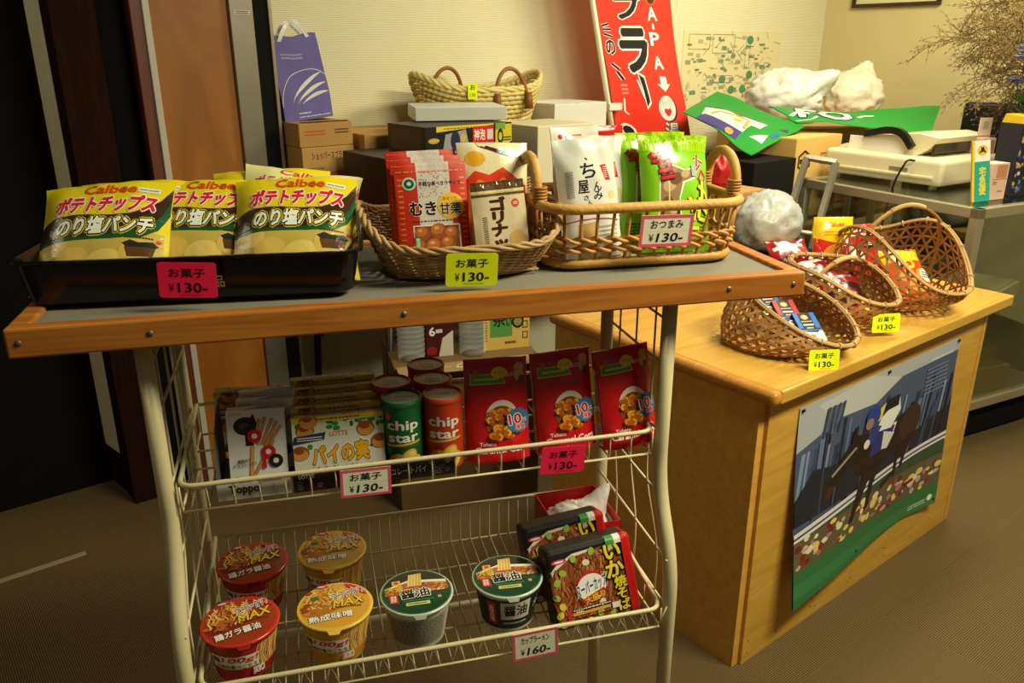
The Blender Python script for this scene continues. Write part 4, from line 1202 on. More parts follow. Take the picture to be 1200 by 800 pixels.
m.art(a, lambda u, v, o: (.012 + .030 * u, -d / 2 * 1.0215 - .0012 - o, .018 + .020 * v))
m.build('body', GLOSS, t)
place(pink_tag, rack(.066, -.006, 1.128, -5.5, -2, 3), 'pink お菓子 ¥130 price tag on the front of the black tray')

G = 'potato chip bags in the black tray'
place(chips_bag, rack(-.052, .060, 1.100, -8, 45, -2), 'yellow potato chip bag at the left front of the black tray', G)
place(chips_bag, rack(.196, .052, 1.100, -4, 45, 1.5), 'yellow potato chip bag at the right front of the black tray', G)
place(chips_bag, rack(.064, .092, 1.099, -6, 47, 3), 'yellow potato chip bag half hidden between the two front bags', G)
place(chips_bag, rack(-.024, .100, 1.100, -7, 47, 1), 'yellow potato chip bag showing its top behind the left front bag', G)
place(chips_bag, rack(.160, .130, 1.101, -5, 44, 1), 'yellow potato chip bag hidden behind the right front bag', G)
place(other_chips_bag, rack(.190, .118, 1.101, 2, 43, 12), 'cream and orange chip bag at the right rear of the black tray', G)

# willow basket and its bags
willow_basket('oval brown willow basket of chestnut bags, right of the black tray', rack(.440, .135, BOARD_Z))
place(yellow_tag, rack(.430, -.004, 1.117, -2, -6, 2), 'yellow お菓子 ¥130 price tag on the willow basket')
G = 'red chestnut bags'
for k, (dx, dy, lb) in enumerate(((0, 0, 'red chestnut bag at the front, its nut photo fully in view'), (-.003, .022, 'red chestnut bag second in line behind the front one'), (-.006, .044, 'red chestnut bag hindmost in the willow basket'))):
    place(chestnut_bag, rack(.400 + dx, .110 + dy, 1.096 + k * .006, -2, 12, -1), lb, G)
place(bar_bag, rack(.498, .085, 1.096, 3, 10, -3), 'small beige snack bag with dark vertical lettering')
place(orange_bag, rack(.500, .150, 1.104, 4, 12, 2), 'cream and orange rice cracker bag behind the beige bag')

# rattan basket and its bags
rattan_basket('golden rattan basket with two arched handles, at the right of the board', rack(.716, .150, BOARD_Z, -1))
place(nibble_tag, rack(.727, .022, 1.150, 0, -6, 1), 'white おつまみ ¥130 price tag with pink border on rattan basket')
G = 'white dried squid bags'
place(white_bag, rack(.640, .090, 1.098, 4, 10, -3), 'white bag with black brush lettering at the front of rattan basket', G)
place(white_bag, rack(.664, .140, 1.096, 6, 10, 2), 'white bag half hidden behind the brush lettered white bag', G)
place(red_white_packet, rack(.670, .195, 1.135, 5, 8, 0), 'white packet with a red corner behind the white bags')
G = 'green snack bags'
place(green_bag, rack(.782, .095, 1.098, 5, 17, 3), 'bright green snack bag in the rattan basket, foremost of the two', G)
place(green_bag, rack(.762, .138, 1.098, 3, 14, 1), 'bright green snack bag in the rattan basket, behind the first', G)

# ---- upper shelf
G = 'chocolate stick boxes'
for k, (s, d, lb) in enumerate(((.121, .030, 'white chocolate stick box at the front of its row'), (.133, .062, 'white chocolate stick box in the middle of its row'), (.136, .094, 'white chocolate stick box at the back of its row'))):
    place(toppo_box, rack(s, d, SHELF_Z, -1, 10, 1), lb, G)
t = thing('display_tray', 'white low card tray with a grey curved side, under the stick boxes', 'display tray', rack(.115, .004, SHELF_Z))
m = MB(); m.box((0, .001, .0165), (.100, .002, .033), (206, 200, 186))
a = Art(.33); a.text('Toppo', .36, .42, .40, .5, (50, 30, 24), .05); a.text('LOTTE', .38, .82, .14, .12, (90, 60, 50), .02); a.frame(.58, .12, .97, .9, .012, (150, 146, 136)); a.rect(.6, .68, .9, .82, (180, 172, 150)); a.scribble(.62, .7, .88, .8, (90, 90, 84), 1, 2); a.rect(.6, .4, .95, .415, (150, 146, 136)); a.rect(.75, .14, .76, .6, (150, 146, 136))
m.art(a, lambda u, v, o: ((u - .5) * .1, -o, .033 * v)); m.build('front_panel', CARD, t)
m = MB(); pts = [(.002, 0), (.13, 0), (.13, .10), (.09, .098), (.05, .088), (.025, .065), (.01, .03)]
m.prism(pts, -.001, .001, (96, 94, 92), T((-.049, 0, 0)) @ RZ(90) @ RX(90)); o = m.build('side_panel', CARD, t); o['label'] = 'grey curved side'
m = MB(); m.box((0, .066, .0008), (.098, .13, .0012), (190, 184, 170)); m.build('bottom', CARD, t)
place(pie_box, rack(.118, .150, SHELF_Z + .001, -3, 4, 2), 'green and white pie box standing behind the chocolate stick boxes', 'chocolate pie boxes')
for k, w in enumerate(('foremost', 'second', 'third', 'fourth', 'hindmost')):
    place(pie_box, rack(.236, .022 + .0275 * k, SHELF_Z + .002 + .0035 * k, -1, 9, 0), 'green and white pie box, %s in the row of five' % w, 'chocolate pie boxes')
t = thing('display_tray', 'dark brown low card tray under the pie boxes', 'display tray', rack(.285, .002, SHELF_Z))
m = MB(); m.box((0, .001, .016), (.235, .002, .032), (42, 26, 24)); rn = random.Random(4)
a = Art(.137)
for k in range(14):
    u, v = rn.choice([rn.uniform(0, .26), rn.uniform(.84, 1)]), rn.uniform(.15, .85)
    for q in range(5): a.ell(u + .012 * cos(q * 1.256), v + .09 * sin(q * 1.256), .009, .009, (206, 190, 196), 7)
a.text('チョコレートパイ', .66, .45, .30, .34, (222, 214, 206), .03); a.text('LOTTE', .08, .75, .09, .2, (222, 214, 206), .04)
m.art(a, lambda u, v, o: ((u - .5) * .235, -o, .032 * v)); m.build('front_panel', CARD, t)
m = MB(); m.box((0, .066, .0008), (.235, .13, .0012), (60, 40, 34)); m.build('bottom', CARD, t)
G = 'chip cans on the upper shelf'
place(green_can, rack(.330, .040, SHELF_Z + .002, -6), 'green cylindrical chip can, the only green one')
for s, d, lb in ((.391, .038, 'orange chip can at the front, right of the green can'), (.322, .103, 'orange chip can behind the green can'), (.386, .100, 'orange chip can behind the front orange can'), (.385, .162, 'orange chip can hindmost of the cans')):
    place(orange_can, rack(s, d, SHELF_Z + .002, -8), lb, G)
G = 'red caramel snack bags'
for s, d, yw, ln, rl, lb in ((.474, .032, -2, 9, 0, 'red caramel snack bag leftmost, beside the chip cans'), (.586, .040, 4, 9, -2, 'red caramel snack bag in the middle of the three'), (.688, .030, 9, 10, -3, 'red caramel snack bag rightmost, by the rack post')):
    place(caramel_bag, rack(s, d, SHELF_Z + .002, yw, ln, rl), lb, G)
place(snack_tag, rack(.268, -.013, .817, 0, 0, 1), 'white お菓子 ¥130 price tag with pink border on upper rail')
place(pink_tag, rack(.564, -.014, .814, 0, -3, 3), 'pink お菓子 ¥130 price tag hanging on the upper rail')

# ---- lower shelf
for mk, s, d, yw, lb, g in ((chicken_cup, .073, -.005, 8, 'red noodle cup at the front left of the lower shelf', 'red noodle cups'), (chicken_cup, .085, .142, 4, 'red noodle cup behind the front red one', 'red noodle cups'),
                         (miso_cup, .210, -.005, -4, 'yellow noodle cup at the front of the lower shelf', 'yellow noodle cups'), (miso_cup, .213, .146, -8, 'yellow noodle cup behind the front yellow one', 'yellow noodle cups')):
    place(mk, rack(s, d, LOW_Z, yw), lb, g)
place(shoyu_cup, rack(.334, -.003, LOW_Z, -2), 'green lidded noodle bowl with a pale grey side', None, False)
place(shoyu_cup, rack(.480, .002, LOW_Z, -4), 'green lidded noodle bowl with a dark green side', None, True)
G = 'fried noodle boxes'
place(yakisoba_box, rack(.622, -.052, LOW_Z + .004, 1, 20, -5), 'black and red fried noodle box in front, fully in view', G)
place(yakisoba_box, rack(.604, .022, LOW_Z + .004, 1, 18, -5), 'black and red fried noodle box behind the front one', G)
place(ramen_tag, rack(.503, -.084, .541, 0, 0, -2), 'white カップラーメン ¥160 price tag with pink border on the lower rail')
t = thing('red_box', 'open red box behind the fried noodle boxes', 'box', rack(.655, .172, LOW_Z, 2))
m = MB(); R_ = (170, 16, 20)
for c, s in (((0, 0, .001), (.12, .13, .002)), ((0, -.064, .04), (.12, .002, .08)), ((0, .064, .04), (.12, .002, .08)), ((-.059, 0, .04), (.002, .13, .08)), ((.059, 0, .04), (.002, .13, .08))): m.box(c, s, R_)
m.build('body', CARD, t)
# ================================================================ on the desk
def crumple(R_, sq, seed, col, amp=.25, knot=None, nu=56, nv=36):
    m = MB(); of = Vector((seed * 2.3, seed, seed * 5.1))
    def fn(u, v):
        th = 2 * pi * u; ph = pi * v
        d = Vector((sin(ph) * cos(th), sin(ph) * sin(th), -cos(ph)))
        n = abs(noise.noise(d * 2.2 + of)) * .9 + abs(noise.noise(d * 5.0 + of)) * .5 + abs(noise.noise(d * 11 + of)) * .25
        r = 1 - amp * n - .07 * abs(sin(th * 6 + 5 * noise.noise(d * 1.7 + of))) * sin(ph) * (.4 + .6 * max(0, d.z))
        p = Vector((d.x * R_[0] * r, d.y * R_[1] * r, d.z * R_[2] * r))
        if knot: 
            q = max(0, d.dot(Vector(knot).normalized()) - .86) / .14; p += Vector(knot) * q * q * .14
        p.z = max(p.z, -R_[2] * sq)
        p.z += R_[2] * sq
        return p
    m.surf(fn, nu, nv, col, True, True)
    return m

G = 'bamboo baskets on the desk'
bamboo_basket('small bamboo basket of slim chocolate packs, nearest the desk corner', desk(.270, .200, DESK_Z, -92), (.108, .118), (.140, .108), (.055, .016, .054), .094, .006, 0.0, 32, G, .0074)
bamboo_basket('middle bamboo basket with a low thin handle, full of red packets', desk(.520, .235, DESK_Z, -92), (.095, .095), (.145, .105), (.045, .02, .034), .112, .024, .03, 30, G, .0072)
bamboo_basket('largest bamboo basket with a tall arched handle, at the far desk end', desk(.835, .220, DESK_Z, -106), (.130, .130), (.205, .130), (.035, 0, .046), .120, .090, .060, 38, G, .0068, (176, 126, 66))
place(yellow_tag, desk(.200, .020, .752, -30, 8, 1), 'yellow お菓子 ¥130 price tag below the small bamboo basket')
place(yellow_tag, desk(.515, .048, .766, -32, 6, -1), 'yellow お菓子 ¥130 price tag on the middle bamboo basket')

def bite_pack(c1, c2):
    m = MB(); W, H, D_ = .058, .088, .012
    m.box((0, D_ / 2, H / 2), (W, D_, H), (30, 28, 30), .001)
    a = Art(1.5); a.rect(0, 0, 1, 1, (22, 20, 24)); a.rect(0, .45, .2, 1, c1); a.rect(.78, .45, 1, 1, c1); a.poly([(0, 0), (1, 0), (1, .42), (.75, .3), (.3, .32), (0, .4)], c2)
    a.ell(.48, .84, .16, .085, (226, 160, 80), 18); a.ell(.48, .84, .1, .05, (240, 200, 130), 14)
    a.scribble(.25, .66, .75, .72, (200, 190, 160), 1, 2); a.scribble(.26, .52, .74, .62, (226, 222, 214), 1, 5); a.scribble(.34, .42, .66, .50, (206, 196, 160), 1, 7)
    a.rect(.0, .36, 1, .40, (50, 110, 200)); a.ell(.5, .18, .2, .09, (236, 232, 224), 14); a.ell(.5, .18, .08, .05, (90, 140, 60), 10); a.ell(.42, .2, .06, .03, (200, 60, 60), 8)
    m.art(a, lambda u, v, o: ((u - .5) * W, -o, v * H), step=.0001)
    return tag(m.build('chocolate_pack', CARD), cat='snack pack')
for k, (c1, c2, lb) in enumerate((((40, 110, 200), (206, 206, 210), 'slim black and blue chocolate pack, lowest in the small basket'), ((196, 34, 44), (40, 60, 120), 'slim black and red chocolate pack in the small basket'), ((44, 120, 206), (226, 214, 150), 'slim blue chocolate pack at the top of the small basket'))):
    place(bite_pack, desk(.300 - .006 * k, .100 + .056 * k, DESK_Z + .022 + .020 * k, -22, 58, 3), lb, 'slim chocolate packs', c1, c2)

def snack_pack(kind):
    W, H, Th = {'dark': (.125, .16, .03), 'yellow': (.135, .17, .04), 'munch': (.125, .17, .045), 'red': (.14, .17, .035)}[kind]
    base = {'dark': (150, 22, 26), 'yellow': (236, 196, 30), 'munch': (216, 70, 30), 'red': (196, 24, 36)}[kind]
    m, f, r = pillow(W, H, Th, base, seed={'dark': 11, 'yellow': 12, 'munch': 13, 'red': 14}[kind], wr=.005)
    a = Art(H / W)
    if kind == 'dark':
        a.poly([(0, .1), (1, .2), (1, .62), (.6, .7), (0, .5)], (52, 22, 20)); a.ell(.45, .45, .3, .12, (96, 48, 36), 16); a.ell(.55, .4, .16, .07, (150, 110, 90), 14)
        a.poly([(.1, .72), (.9, .84), (.9, .90), (.1, .8)], (226, 214, 206)); a.ell(.8, .16, .14, .1, (226, 200, 60), 14); a.ell(.8, .16, .09, .06, (206, 40, 60), 12)
    if kind == 'yellow':
        a.text('Calbee', .5, .88, .4, .08, (216, 60, 30), .03, shear=.1); a.poly([(0, 0), (1, 0), (1, .66), (.5, .56), (0, .66)], (206, 40, 34)); a.ell(.5, .36, .34, .2, (226, 150, 50), 18)
        a.scribble(.2, .68, .8, .78, (190, 150, 30), 2, 4)
    if kind == 'munch':
        a.rect(0, .70, 1, 1, (234, 190, 30)); a.text('Calbee', .3, .92, .3, .05, (214, 70, 30), .03); a.text('MUNCH', .5, .78, .76, .12, (238, 214, 30), .06, out=[((90, 60, 20), .05)])
        a.text('K', .26, .62, .18, .14, (236, 230, 214), .06, out=[((196, 40, 30), .05)]); a.ell(.5, .63, .14, .11, (232, 180, 30), 16); a.ell(.5, .63, .07, .05, (196, 60, 30), 12)
        for x, y in ((.3, .4), (.5, .3), (.7, .42), (.4, .2), (.65, .18)): a.ell(x, y, .16, .1, (232, 140, 50), 14, .4)
        a.ell(.8, .4, .16, .13, (226, 222, 216), 14); a.scribble(.68, .34, .92, .46, (40, 40, 60), 3, 3)
    if kind == 'red':
        a.scribble(.1, .75, .9, .9, (236, 214, 210), 2, 3); a.ell(.6, .62, .2, .1, (30, 24, 24), 16, 0, .2); a.scribble(.48, .58, .72, .68, WHITE, 3, 6); a.ell(.28, .4, .16, .14, (238, 230, 222), 14)
    m.art(a, f, .06)
    return tag(m.build('snack_packet', FOIL), cat='snack bag')
for k in range(3):
    place(snack_pack, desk(.545 - .006 * k, .140 + .078 * k, DESK_Z + .026 + .022 * k, -24, 60 - 4 * k, 2), ('dark red snack packet at the front of the middle basket', 'dark red snack packet halfway up the middle basket', 'dark red snack packet at the rear of the middle basket')[k], 'dark red packets in the middle basket', 'dark')
place(snack_pack, desk(.815, .110, DESK_Z + .026, -24, 52, 2), 'orange snack packet with yellow lettered top in the largest basket', None, 'munch')
place(snack_pack, desk(.80, .255, DESK_Z + .050, -20, 32, 0), 'red snack packet standing behind the orange packet', None, 'red')
place(snack_pack, desk(.74, .335, DESK_Z + .055, -24, 12, 2), 'yellow snack packet sticking up at the rear of the largest basket', None, 'yellow')
place(snack_pack, desk(.60, .50, DESK_Z + .018, -10, 84, 0), 'dark red snack packet lying flat on the desk behind the baskets', None, 'dark')
# ================================================================ behind the rack, along the wall
KR = (176, 132, 76)
def crate(name, label, cat, x0, x1, y0, y1, z0, z1, col=KR, mat=None, art=None, side=None, flap=True, yaw=0, tape=True, face_w=None):
    """a closed box: body, top flaps with their seam, print on the front"""
    M = room((x0 + x1) / 2, (y0 + y1) / 2, z0, yaw)
    w, d, h = x1 - x0, y1 - y0, z1 - z0
    t = thing(name, label, cat, M)
    m = MB(); m.box((0, 0, h / 2), (w, d, h), col, .0025)
    if art: m.art(art, lambda u, v, o: ((u - .5) * w, -d / 2 - o, v * h))
    if side: m.art(side, lambda u, v, o: (-w / 2 - o, (.5 - u) * d, v * h))
    m.build('body', mat or KRAFT, t)
    if flap:
        c2 = tuple(min(255, q + 10) for q in col)
        for s in (-1, 1):
            m = MB(); m.box((0, s * (d / 4 + .001), h + .0012), (w - .004, d / 2 - .004, .0022), c2, .0006); m.build('flap', mat or KRAFT, t)
    return t

def table(label, x0, x1, y0, y1):
    t = thing('folding_table', label, 'table', room((x0 + x1) / 2, (y0 + y1) / 2, 0))
    w, d = x1 - x0, y1 - y0
    m = MB(); m.box((0, 0, .705), (w, d, .028), (120, 92, 60), .006); m.build('table_top', CARD, t)
    for sx in (-1, 1):
        for sy in (-1, 1):
            m = MB(); m.tube([(sx * (w / 2 - .1), sy * (d / 2 - .06), .692), (sx * (w / 2 - .06), sy * (d / 2 - .06), 0)], .013, 10, (70, 66, 62)); m.build('leg', METAL, t)
        m = MB(); m.tube([(sx * (w / 2 - .07), -d / 2 + .06, .2), (sx * (w / 2 - .07), d / 2 - .06, .2)], .009, 8, (70, 66, 62)); m.build('stretcher', METAL, t)
        m = MB(); m.tube([(sx * (w / 2 - .09), d / 2 - .08, .40), (sx * (w / 2 - .34), d / 2 - .08, .69)], .008, 8, (70, 60, 50)); m.build('brace', METAL, t)
table('brown folding table loaded with boxes along the wall behind the rack', -.10, 1.36, -.68, -.03)
table('brown folding table under the green vinyl sheet in the far corner', 1.48, 2.95, -.92, -.10)

# stack of cartons with the purple bag
a = Art(1.2); a.scribble(.1, .9, .5, .95, (140, 90, 50), 1, 3)
crate('cardboard_box', 'orange banded cardboard box at the bottom of the left stack', 'box', -.118, .070, -.31, -.04, .72, 1.02, (206, 106, 46), None, a, flap=False)
a = Art(.3); a.text('ショッパースプライス', .54, .68, .72, .28, (60, 44, 26), .02); a.scribble(.1, .1, .4, .3, (150, 110, 66), 1, 3)
crate('cardboard_box', 'low cardboard box with a line of dark lettering, middle of the left stack', 'box', -.116, .068, -.31, -.04, 1.021, 1.105, (190, 146, 84), None, a, flap=False)
a = Art(.3); a.scribble(.1, .45, .48, .72, (196, 90, 50), 2, 7); a.scribble(.66, .5, .92, .75, (70, 50, 30), 2, 9)
t = crate('cardboard_box', 'cardboard box with a torn dark opening under the purple bag', 'box', -.118, .070, -.305, -.04, 1.106, 1.180, (184, 140, 80), None, a, flap=False)
m = MB(); m.prism([(-.085, 0), (.085, 0), (.082, .012), (.03, .004), (-.02, .010), (-.06, .005)], -.001, .001, (40, 28, 18), T((0, -.125, .0765))); o = m.build('opening', MATTE, t); o['label'] = 'dark patch painted as the shaded gap in the lid'  # flat dark patch on a closed lid, painting the shade inside the tear
# purple carrier bag
t = thing('paper_bag', 'purple paper bag with white wing emblem, standing on the left box stack', 'bag', room(-.030, -.17, 1.182, -2, 3, -5))
Wb, Hb, Db = .168, .262, .07
m = MB()
def bagf(u, v, o=0): 
    b = .35 + .65 * (1 - v) ** .8
    return ((u - .5) * Wb + .004 * sin(v * 5), -Db / 2 * b + .006 * noise.noise((u * 3, v * 3, 1)) - o, v * Hb + .004 * sin(u * 9) * v)
m.surf(bagf, 16, 16, (108, 100, 164)); m.surf(lambda u, v: (bagf(u, v)[0], -bagf(u, v)[1], bagf(u, v)[2]), 16, 16, (108, 100, 164), flip=True)
for u in (0, 1):
    f = [bagf(u, j / 16) for j in range(17)]; g = [(p[0], -p[1], p[2]) for p in f]; md = [(p[0] - math.copysign(.012 * j / 16, u - .5), 0, p[2]) for j, p in enumerate(f)]
    vs = f + md + g
    m.add(vs, [(k * 17 + j, k * 17 + j + 1, (k + 1) * 17 + j + 1, (k + 1) * 17 + j) for k in range(2) for j in range(16)], (98, 90, 150), False)
a = Art(1.56); Wt = (226, 222, 220)
for x0, y0, x1, y1, w in ((.20, .20, .93, .54, .06), (.30, .19, .97, .42, .055), (.40, .19, .99, .31, .05)):
    pts = []; S = 10
    for k in range(S + 1): q = k / S; pts.append((x0 + (x1 - x0) * q, y0 + (y1 - y0) * (q ** .6 * .75 + q * .25)))
    up = [(p[0], p[1] + w * sin(pi * (k / S)) * .9) for k, p in enumerate(pts)]
    a.poly(pts + up[::-1][1:-1], Wt)
ring = [(.62 + .62 * cos(q), .16 + .62 * sin(q) / 1.56 * 1.1) for q in [radians(k) for k in range(52, 180, 6)]]
a.line(ring, .012, Wt); a.scribble(.3, .07, .55, .10, Wt, 1, 4); a.scribble(.3, .03, .96, .05, Wt, 1, 8); a.scribble(.2, .72, .62, .80, (170, 164, 206), 2, 5)
m.art(a, bagf, .08); o = m.build('body', PAPER, t)
for sg, lab in ((-1, 'front'), (1, 'rear')):
    m = MB(); pts = [(-.05 + .10 * q / 12 + (.03 * (q / 12) ** 2 if sg < 0 else 0), sg * (.014 + .003 * sin(q)), Hb - .02 + .06 * sin(pi * q / 12) - (.10 * max(0, q / 12 - .6) if sg < 0 else 0)) for q in range(13)]
    m.ribbon(pts, [(0, -1, 0)] * 13, .012, .0015, (222, 220, 214)); m.build('handle', POLY, t)

crate('cardboard_box', 'wide brown cardboard box lying behind the black box', 'box', .09, .43, -.345, -.04, .72, 1.135, (188, 140, 78))
a = Art(.9); a.text('J', .26, .80, .06, .12, (190, 160, 90), .03, shear=.3); a.scribble(.31, .77, .46, .84, (150, 124, 66), 1, 3); a.rect(0, .0, 1, .05, (30, 28, 28))
crate('gift_box', 'black gift box with gold lettering below the beer carton', 'box', .0, .47, -.665, -.36, .72, 1.095, (26, 23, 22), CARD, a, flap=False)
a = Art(.21); a.rect(0, 0, 1, 1, (24, 22, 22)); a.poly([(.12, .8), (.78, .95), (.78, 1), (.12, 1)], (226, 196, 50)); a.scribble(.2, .86, .7, .95, (120, 100, 30), 1, 3)
a.poly([(.18, 0), (.22, .7), (.45, .85), (.5, 0)], (150, 150, 154)); a.ell(.33, .45, .055, .36, (36, 40, 78), 16, .0); a.ell(.42, .55, .035, .15, (206, 176, 60), 12); a.ell(.09, .5, .06, .10, (190, 156, 60), 14); a.scribble(.03, .45, .15, .56, (214, 184, 90), 1, 3)
a.rect(.53, .1, .78, .92, (204, 32, 34)); a.text('神泡', .61, .62, .13, .40, WHITE, .03); a.scribble(.56, .2, .72, .34, (240, 220, 210), 1, 2); a.rect(.70, .42, .77, .80, (206, 200, 196))
a.rect(.80, .05, 1, .95, (206, 186, 40)); a.rect(.80, .75, .92, 1, (110, 160, 50)); a.ell(.86, .5, .035, .3, (30, 30, 30), 14); a.ell(.86, .5, .02, .16, (206, 190, 60), 12); a.poly([(.9, .1), (1, .3), (1, .1)], (20, 20, 20)); a.scribble(.88, .3, .99, .5, (30, 30, 30), 2, 4)
b = Art(.5); b.rect(0, 0, 1, 1, (70, 58, 40)); b.rect(.1, .1, .9, .9, (92, 76, 48))
crate('beer_carton', 'dark beer carton with a red lettered panel, on the black gift box', 'carton', .125, .455, -.66, -.44, 1.097, 1.180, (34, 30, 28), CARD, a, b, flap=False)
crate('white_box', 'flat white lidded box lying on the beer carton', 'box', .24, .54, -.56, -.32, 1.183, 1.226, (214, 210, 200), CARD, None, flap=False, yaw=-26)
crate('cardboard_box', 'plain cardboard box under the straw basket', 'box', .47, .95, -.36, -.03, .72, 1.03, KR)
a = Art(1.0); a.scribble(.62, .3, .8, .85, (120, 120, 110), 10, 6)
crate('white_carton', 'tall off white carton left of the white squid bags', 'box', .60, .86, -.62, -.38, .72, 1.155, (216, 206, 178), CARD, a, flap=False)
crate('cardboard_box', 'cardboard box carrying the white box beside the banner', 'box', .97, 1.22, -.40, -.06, .72, 1.085, KR)
crate('white_box', 'white cube box with closed flaps beside the banner pole', 'box', .92, 1.20, -.34, -.08, 1.088, 1.200, (216, 212, 204), CARD)
a = Art(1.0)
crate('cardboard_box', 'cardboard box at the right end of the near table', 'box', 1.24, 1.46, -.955, -.70, .0, .90, KR)
t = crumple((.075, .06, .075), .9, 3, (190, 22, 28), .2)
tag(t.build('red_bag', POLY, None, None, room(1.35, -.82, .903)), 'crumpled red bag behind the green snack bags', 'bag')

# straw basket
t = thing('straw_basket', 'boat shaped straw basket with two brown handles against the wall', 'basket', room(.66, -.20, 1.035, 1))
rn = random.Random(9)
def SP(th, v, off=0):
    c = cos(th); k = .66 + .34 * v
    x, y = (.285 * k + off) * math.copysign(abs(c) ** .8, c), (.125 * k + off) * sin(th)
    return (x, y, .004 + v * (.215 + .055 * abs(c) ** 3))
m = MB(); rows = 13
for r in range(rows):
    v = (r + .5) / rows; N = 54
    m.tube([SP(2 * pi * k / (N * 3), v, .004 * sin(pi * k / 1.5 + pi * r)) for k in range(N * 3)], .0092, 6, vary((206, 184, 112), rn, 12), True)
m.build('woven_side', CANE, t)
m = MB()
for ph in range(3):
    m.tube([Vector(SP(2 * pi * k / 150, 1)) + Vector((.006 * cos(k * .5 + ph * 2.1), .004 * cos(k * .5 + ph * 2.1), .008 + .006 * sin(k * .5 + ph * 2.1))) for k in range(150)], .0075, 6, vary((214, 192, 122), rn, 8), True)
m.build('rim', CANE, t)
m = MB(); m.prism([SP(2 * pi * k / 40, .02)[:2] for k in range(40)], .0, .008, (180, 156, 90)); m.build('base', CANE, t)
for sy, xo in ((-1, .06), (1, -.06)):
    m = MB(); y = sy * .128
    pts = [(xo - .075 * cos(pi * k / 16), y * (1 - .12 * sin(pi * k / 16)), .185 + .115 * sin(pi * k / 16)) for k in range(17)]
    m.tube(pts, .0075, 8, (150, 96, 44)); 
    for q in (0, 16): p = pts[q]; m.tube([(p[0], p[1] - .004 * -sy, p[2] + .03), (p[0], p[1] + .008 * sy, p[2] - .03)], .013, 8, (128, 78, 34), taper=1.3)
    m.build('handle', CANE, t)
def stall_tag():
    m = MB(); m.box((0, 0, 0), (.036, .0008, .056), YEL)
    a = Art(1.5); a.text('お', .5, .72, .5, .3, (40, 40, 30), .03); a.text('130', .5, .25, .6, .2, (60, 60, 40), .01)
    m.art(a, lambda u, v, o: ((u - .5) * .036, -.0005 - o, (v - .5) * .056))
    return tag(m.build('price_tag', PAPER), cat='price tag')
place(stall_tag, room(.535, -.337, 1.262, -14), 'small upright yellow price tag on the straw basket')

# banner and pole
BY = -.26
c = [at_room(px, py, BY) for px, py in ((700, 0), (787, 0), (726, 168), (810, 168))]
up_l = (c[0] - c[2]); up_r = (c[1] - c[3])
TLc, TRc, BLc, BRc = c[0] + up_l * .55, c[1] + up_r * .55, c[2] - up_l * .35, c[3] - up_r * .35
H_ = 1 + .9; v0 = .35 / H_ * 1; 
t = thing('banner', 'tall red shop banner with black and white lettering on a white pole', 'banner', ROOM)
m = MB()
def ban(u, v, o=0):
    p = (BLc.lerp(BRc, u)).lerp(TLc.lerp(TRc, u), v)
    return (p.x, p.y + .010 * sin(u * 6 + v * 3) + .006 * sin(v * 11 + u * 2) - o, p.z)
m.surf(ban, 14, 40, (232, 56, 40)); m.surf(lambda u, v: ban(u, v, -.0015), 14, 40, (226, 60, 44), flip=True)
k0, k1 = .35 / 1.9, 1.35 / 1.9                                     # the stretch of the banner inside the photo
vv = lambda py: k1 - (k1 - k0) * py / 168.0
a = Art(5.2); BK = (36, 32, 34); OUT = [(WHITE, .05)]
a.text('プ', .38, vv(6), .32, .085, BK, .07, out=OUT); a.text('ラ', .38, vv(56), .32, .145, BK, .08, out=OUT)
a.poly([(.35, vv(80)), (.44, vv(85)), (.48, vv(118)), (.42, vv(126)), (.39, vv(104))], WHITE); a.poly([(.366, vv(83)), (.428, vv(88)), (.462, vv(116)), (.425, vv(122)), (.405, vv(104))], BK)

a.ell(.70, vv(-6), .10, .035, (196, 110, 40), 16); a.ell(.70, vv(-2), .06, .02, (90, 40, 30), 12)
for ch, py in (('A', 15), ('P', 43), ('A', 70)): a.text(ch, .70 - .002 * py * .2, vv(py), .14, .045, WHITE, .05, out=[((70, 30, 30), .03)])
a.ell(.69, vv(29), .018, .012, WHITE, 8)
x0 = .70; a.poly([(x0 - .05, vv(86)), (x0 + .05, vv(86)), (x0 + .05, vv(95)), (x0 + .10, vv(95)), (x0, vv(104)), (x0 - .10, vv(95)), (x0 - .05, vv(95))], WHITE)
a.ell(.71, vv(125), .13, .049, (70, 40, 40), 24); a.ell(.69, vv(124), .125, .048, (226, 222, 214), 24)
for q in range(-3, 4): a.line([(.69 + q * .03, vv(117) - .012), (.69 + q * .03, vv(117) + .012)], .004, (120, 110, 110))
a.text('♥', .69, vv(129), .10, .03, (206, 50, 50), .02); a.text('湯', .72, vv(152), .20, .065, WHITE, .04, out=[((70, 30, 30), .04)])
for py, x, sq in ((22, .07, ((-.04, 6), (.04, 4))), (28, .08, ((-.04, 4), (.05, 4))), (34, .08, ((-.04, 3), (.05, 6))), (74, .12, ((-.05, -3), (.03, 4))), (84, .14, ((-.02, -4), (.04, 6)))):
    P_ = [(x + q[0], vv(py + q[1])) for q in sq]; a.line(P_, .055, WHITE); a.line(P_, .035, BK)
a.text('の', .09, vv(52), .11, .05, BK, .05, out=OUT); a.scribble(.14, vv(108), .22, vv(94), (226, 160, 140), 3, 4)
a.line([(.16, vv(112)), (.15, vv(128)), (.20, vv(132))], .02, WHITE); a.ell(.17, vv(152), .09, .032, WHITE, 14, .4); a.ell(.17, vv(152), .065, .022, BK, 10, .4); a.line([(.34, vv(90)), (.40, vv(112))], .02, WHITE)
m.art(a, ban, .04, step=.0004); m.build('cloth', CLOTH, t)
p0, p1 = at_room(694, 0, BY - .012), at_room(720, 168, BY - .012); d = p0 - p1
m = MB(); m.tube([p1 - d * .70, p0 + d * .55], .011, 10, (226, 220, 190)); m.build('pole', PLASTIC, t)
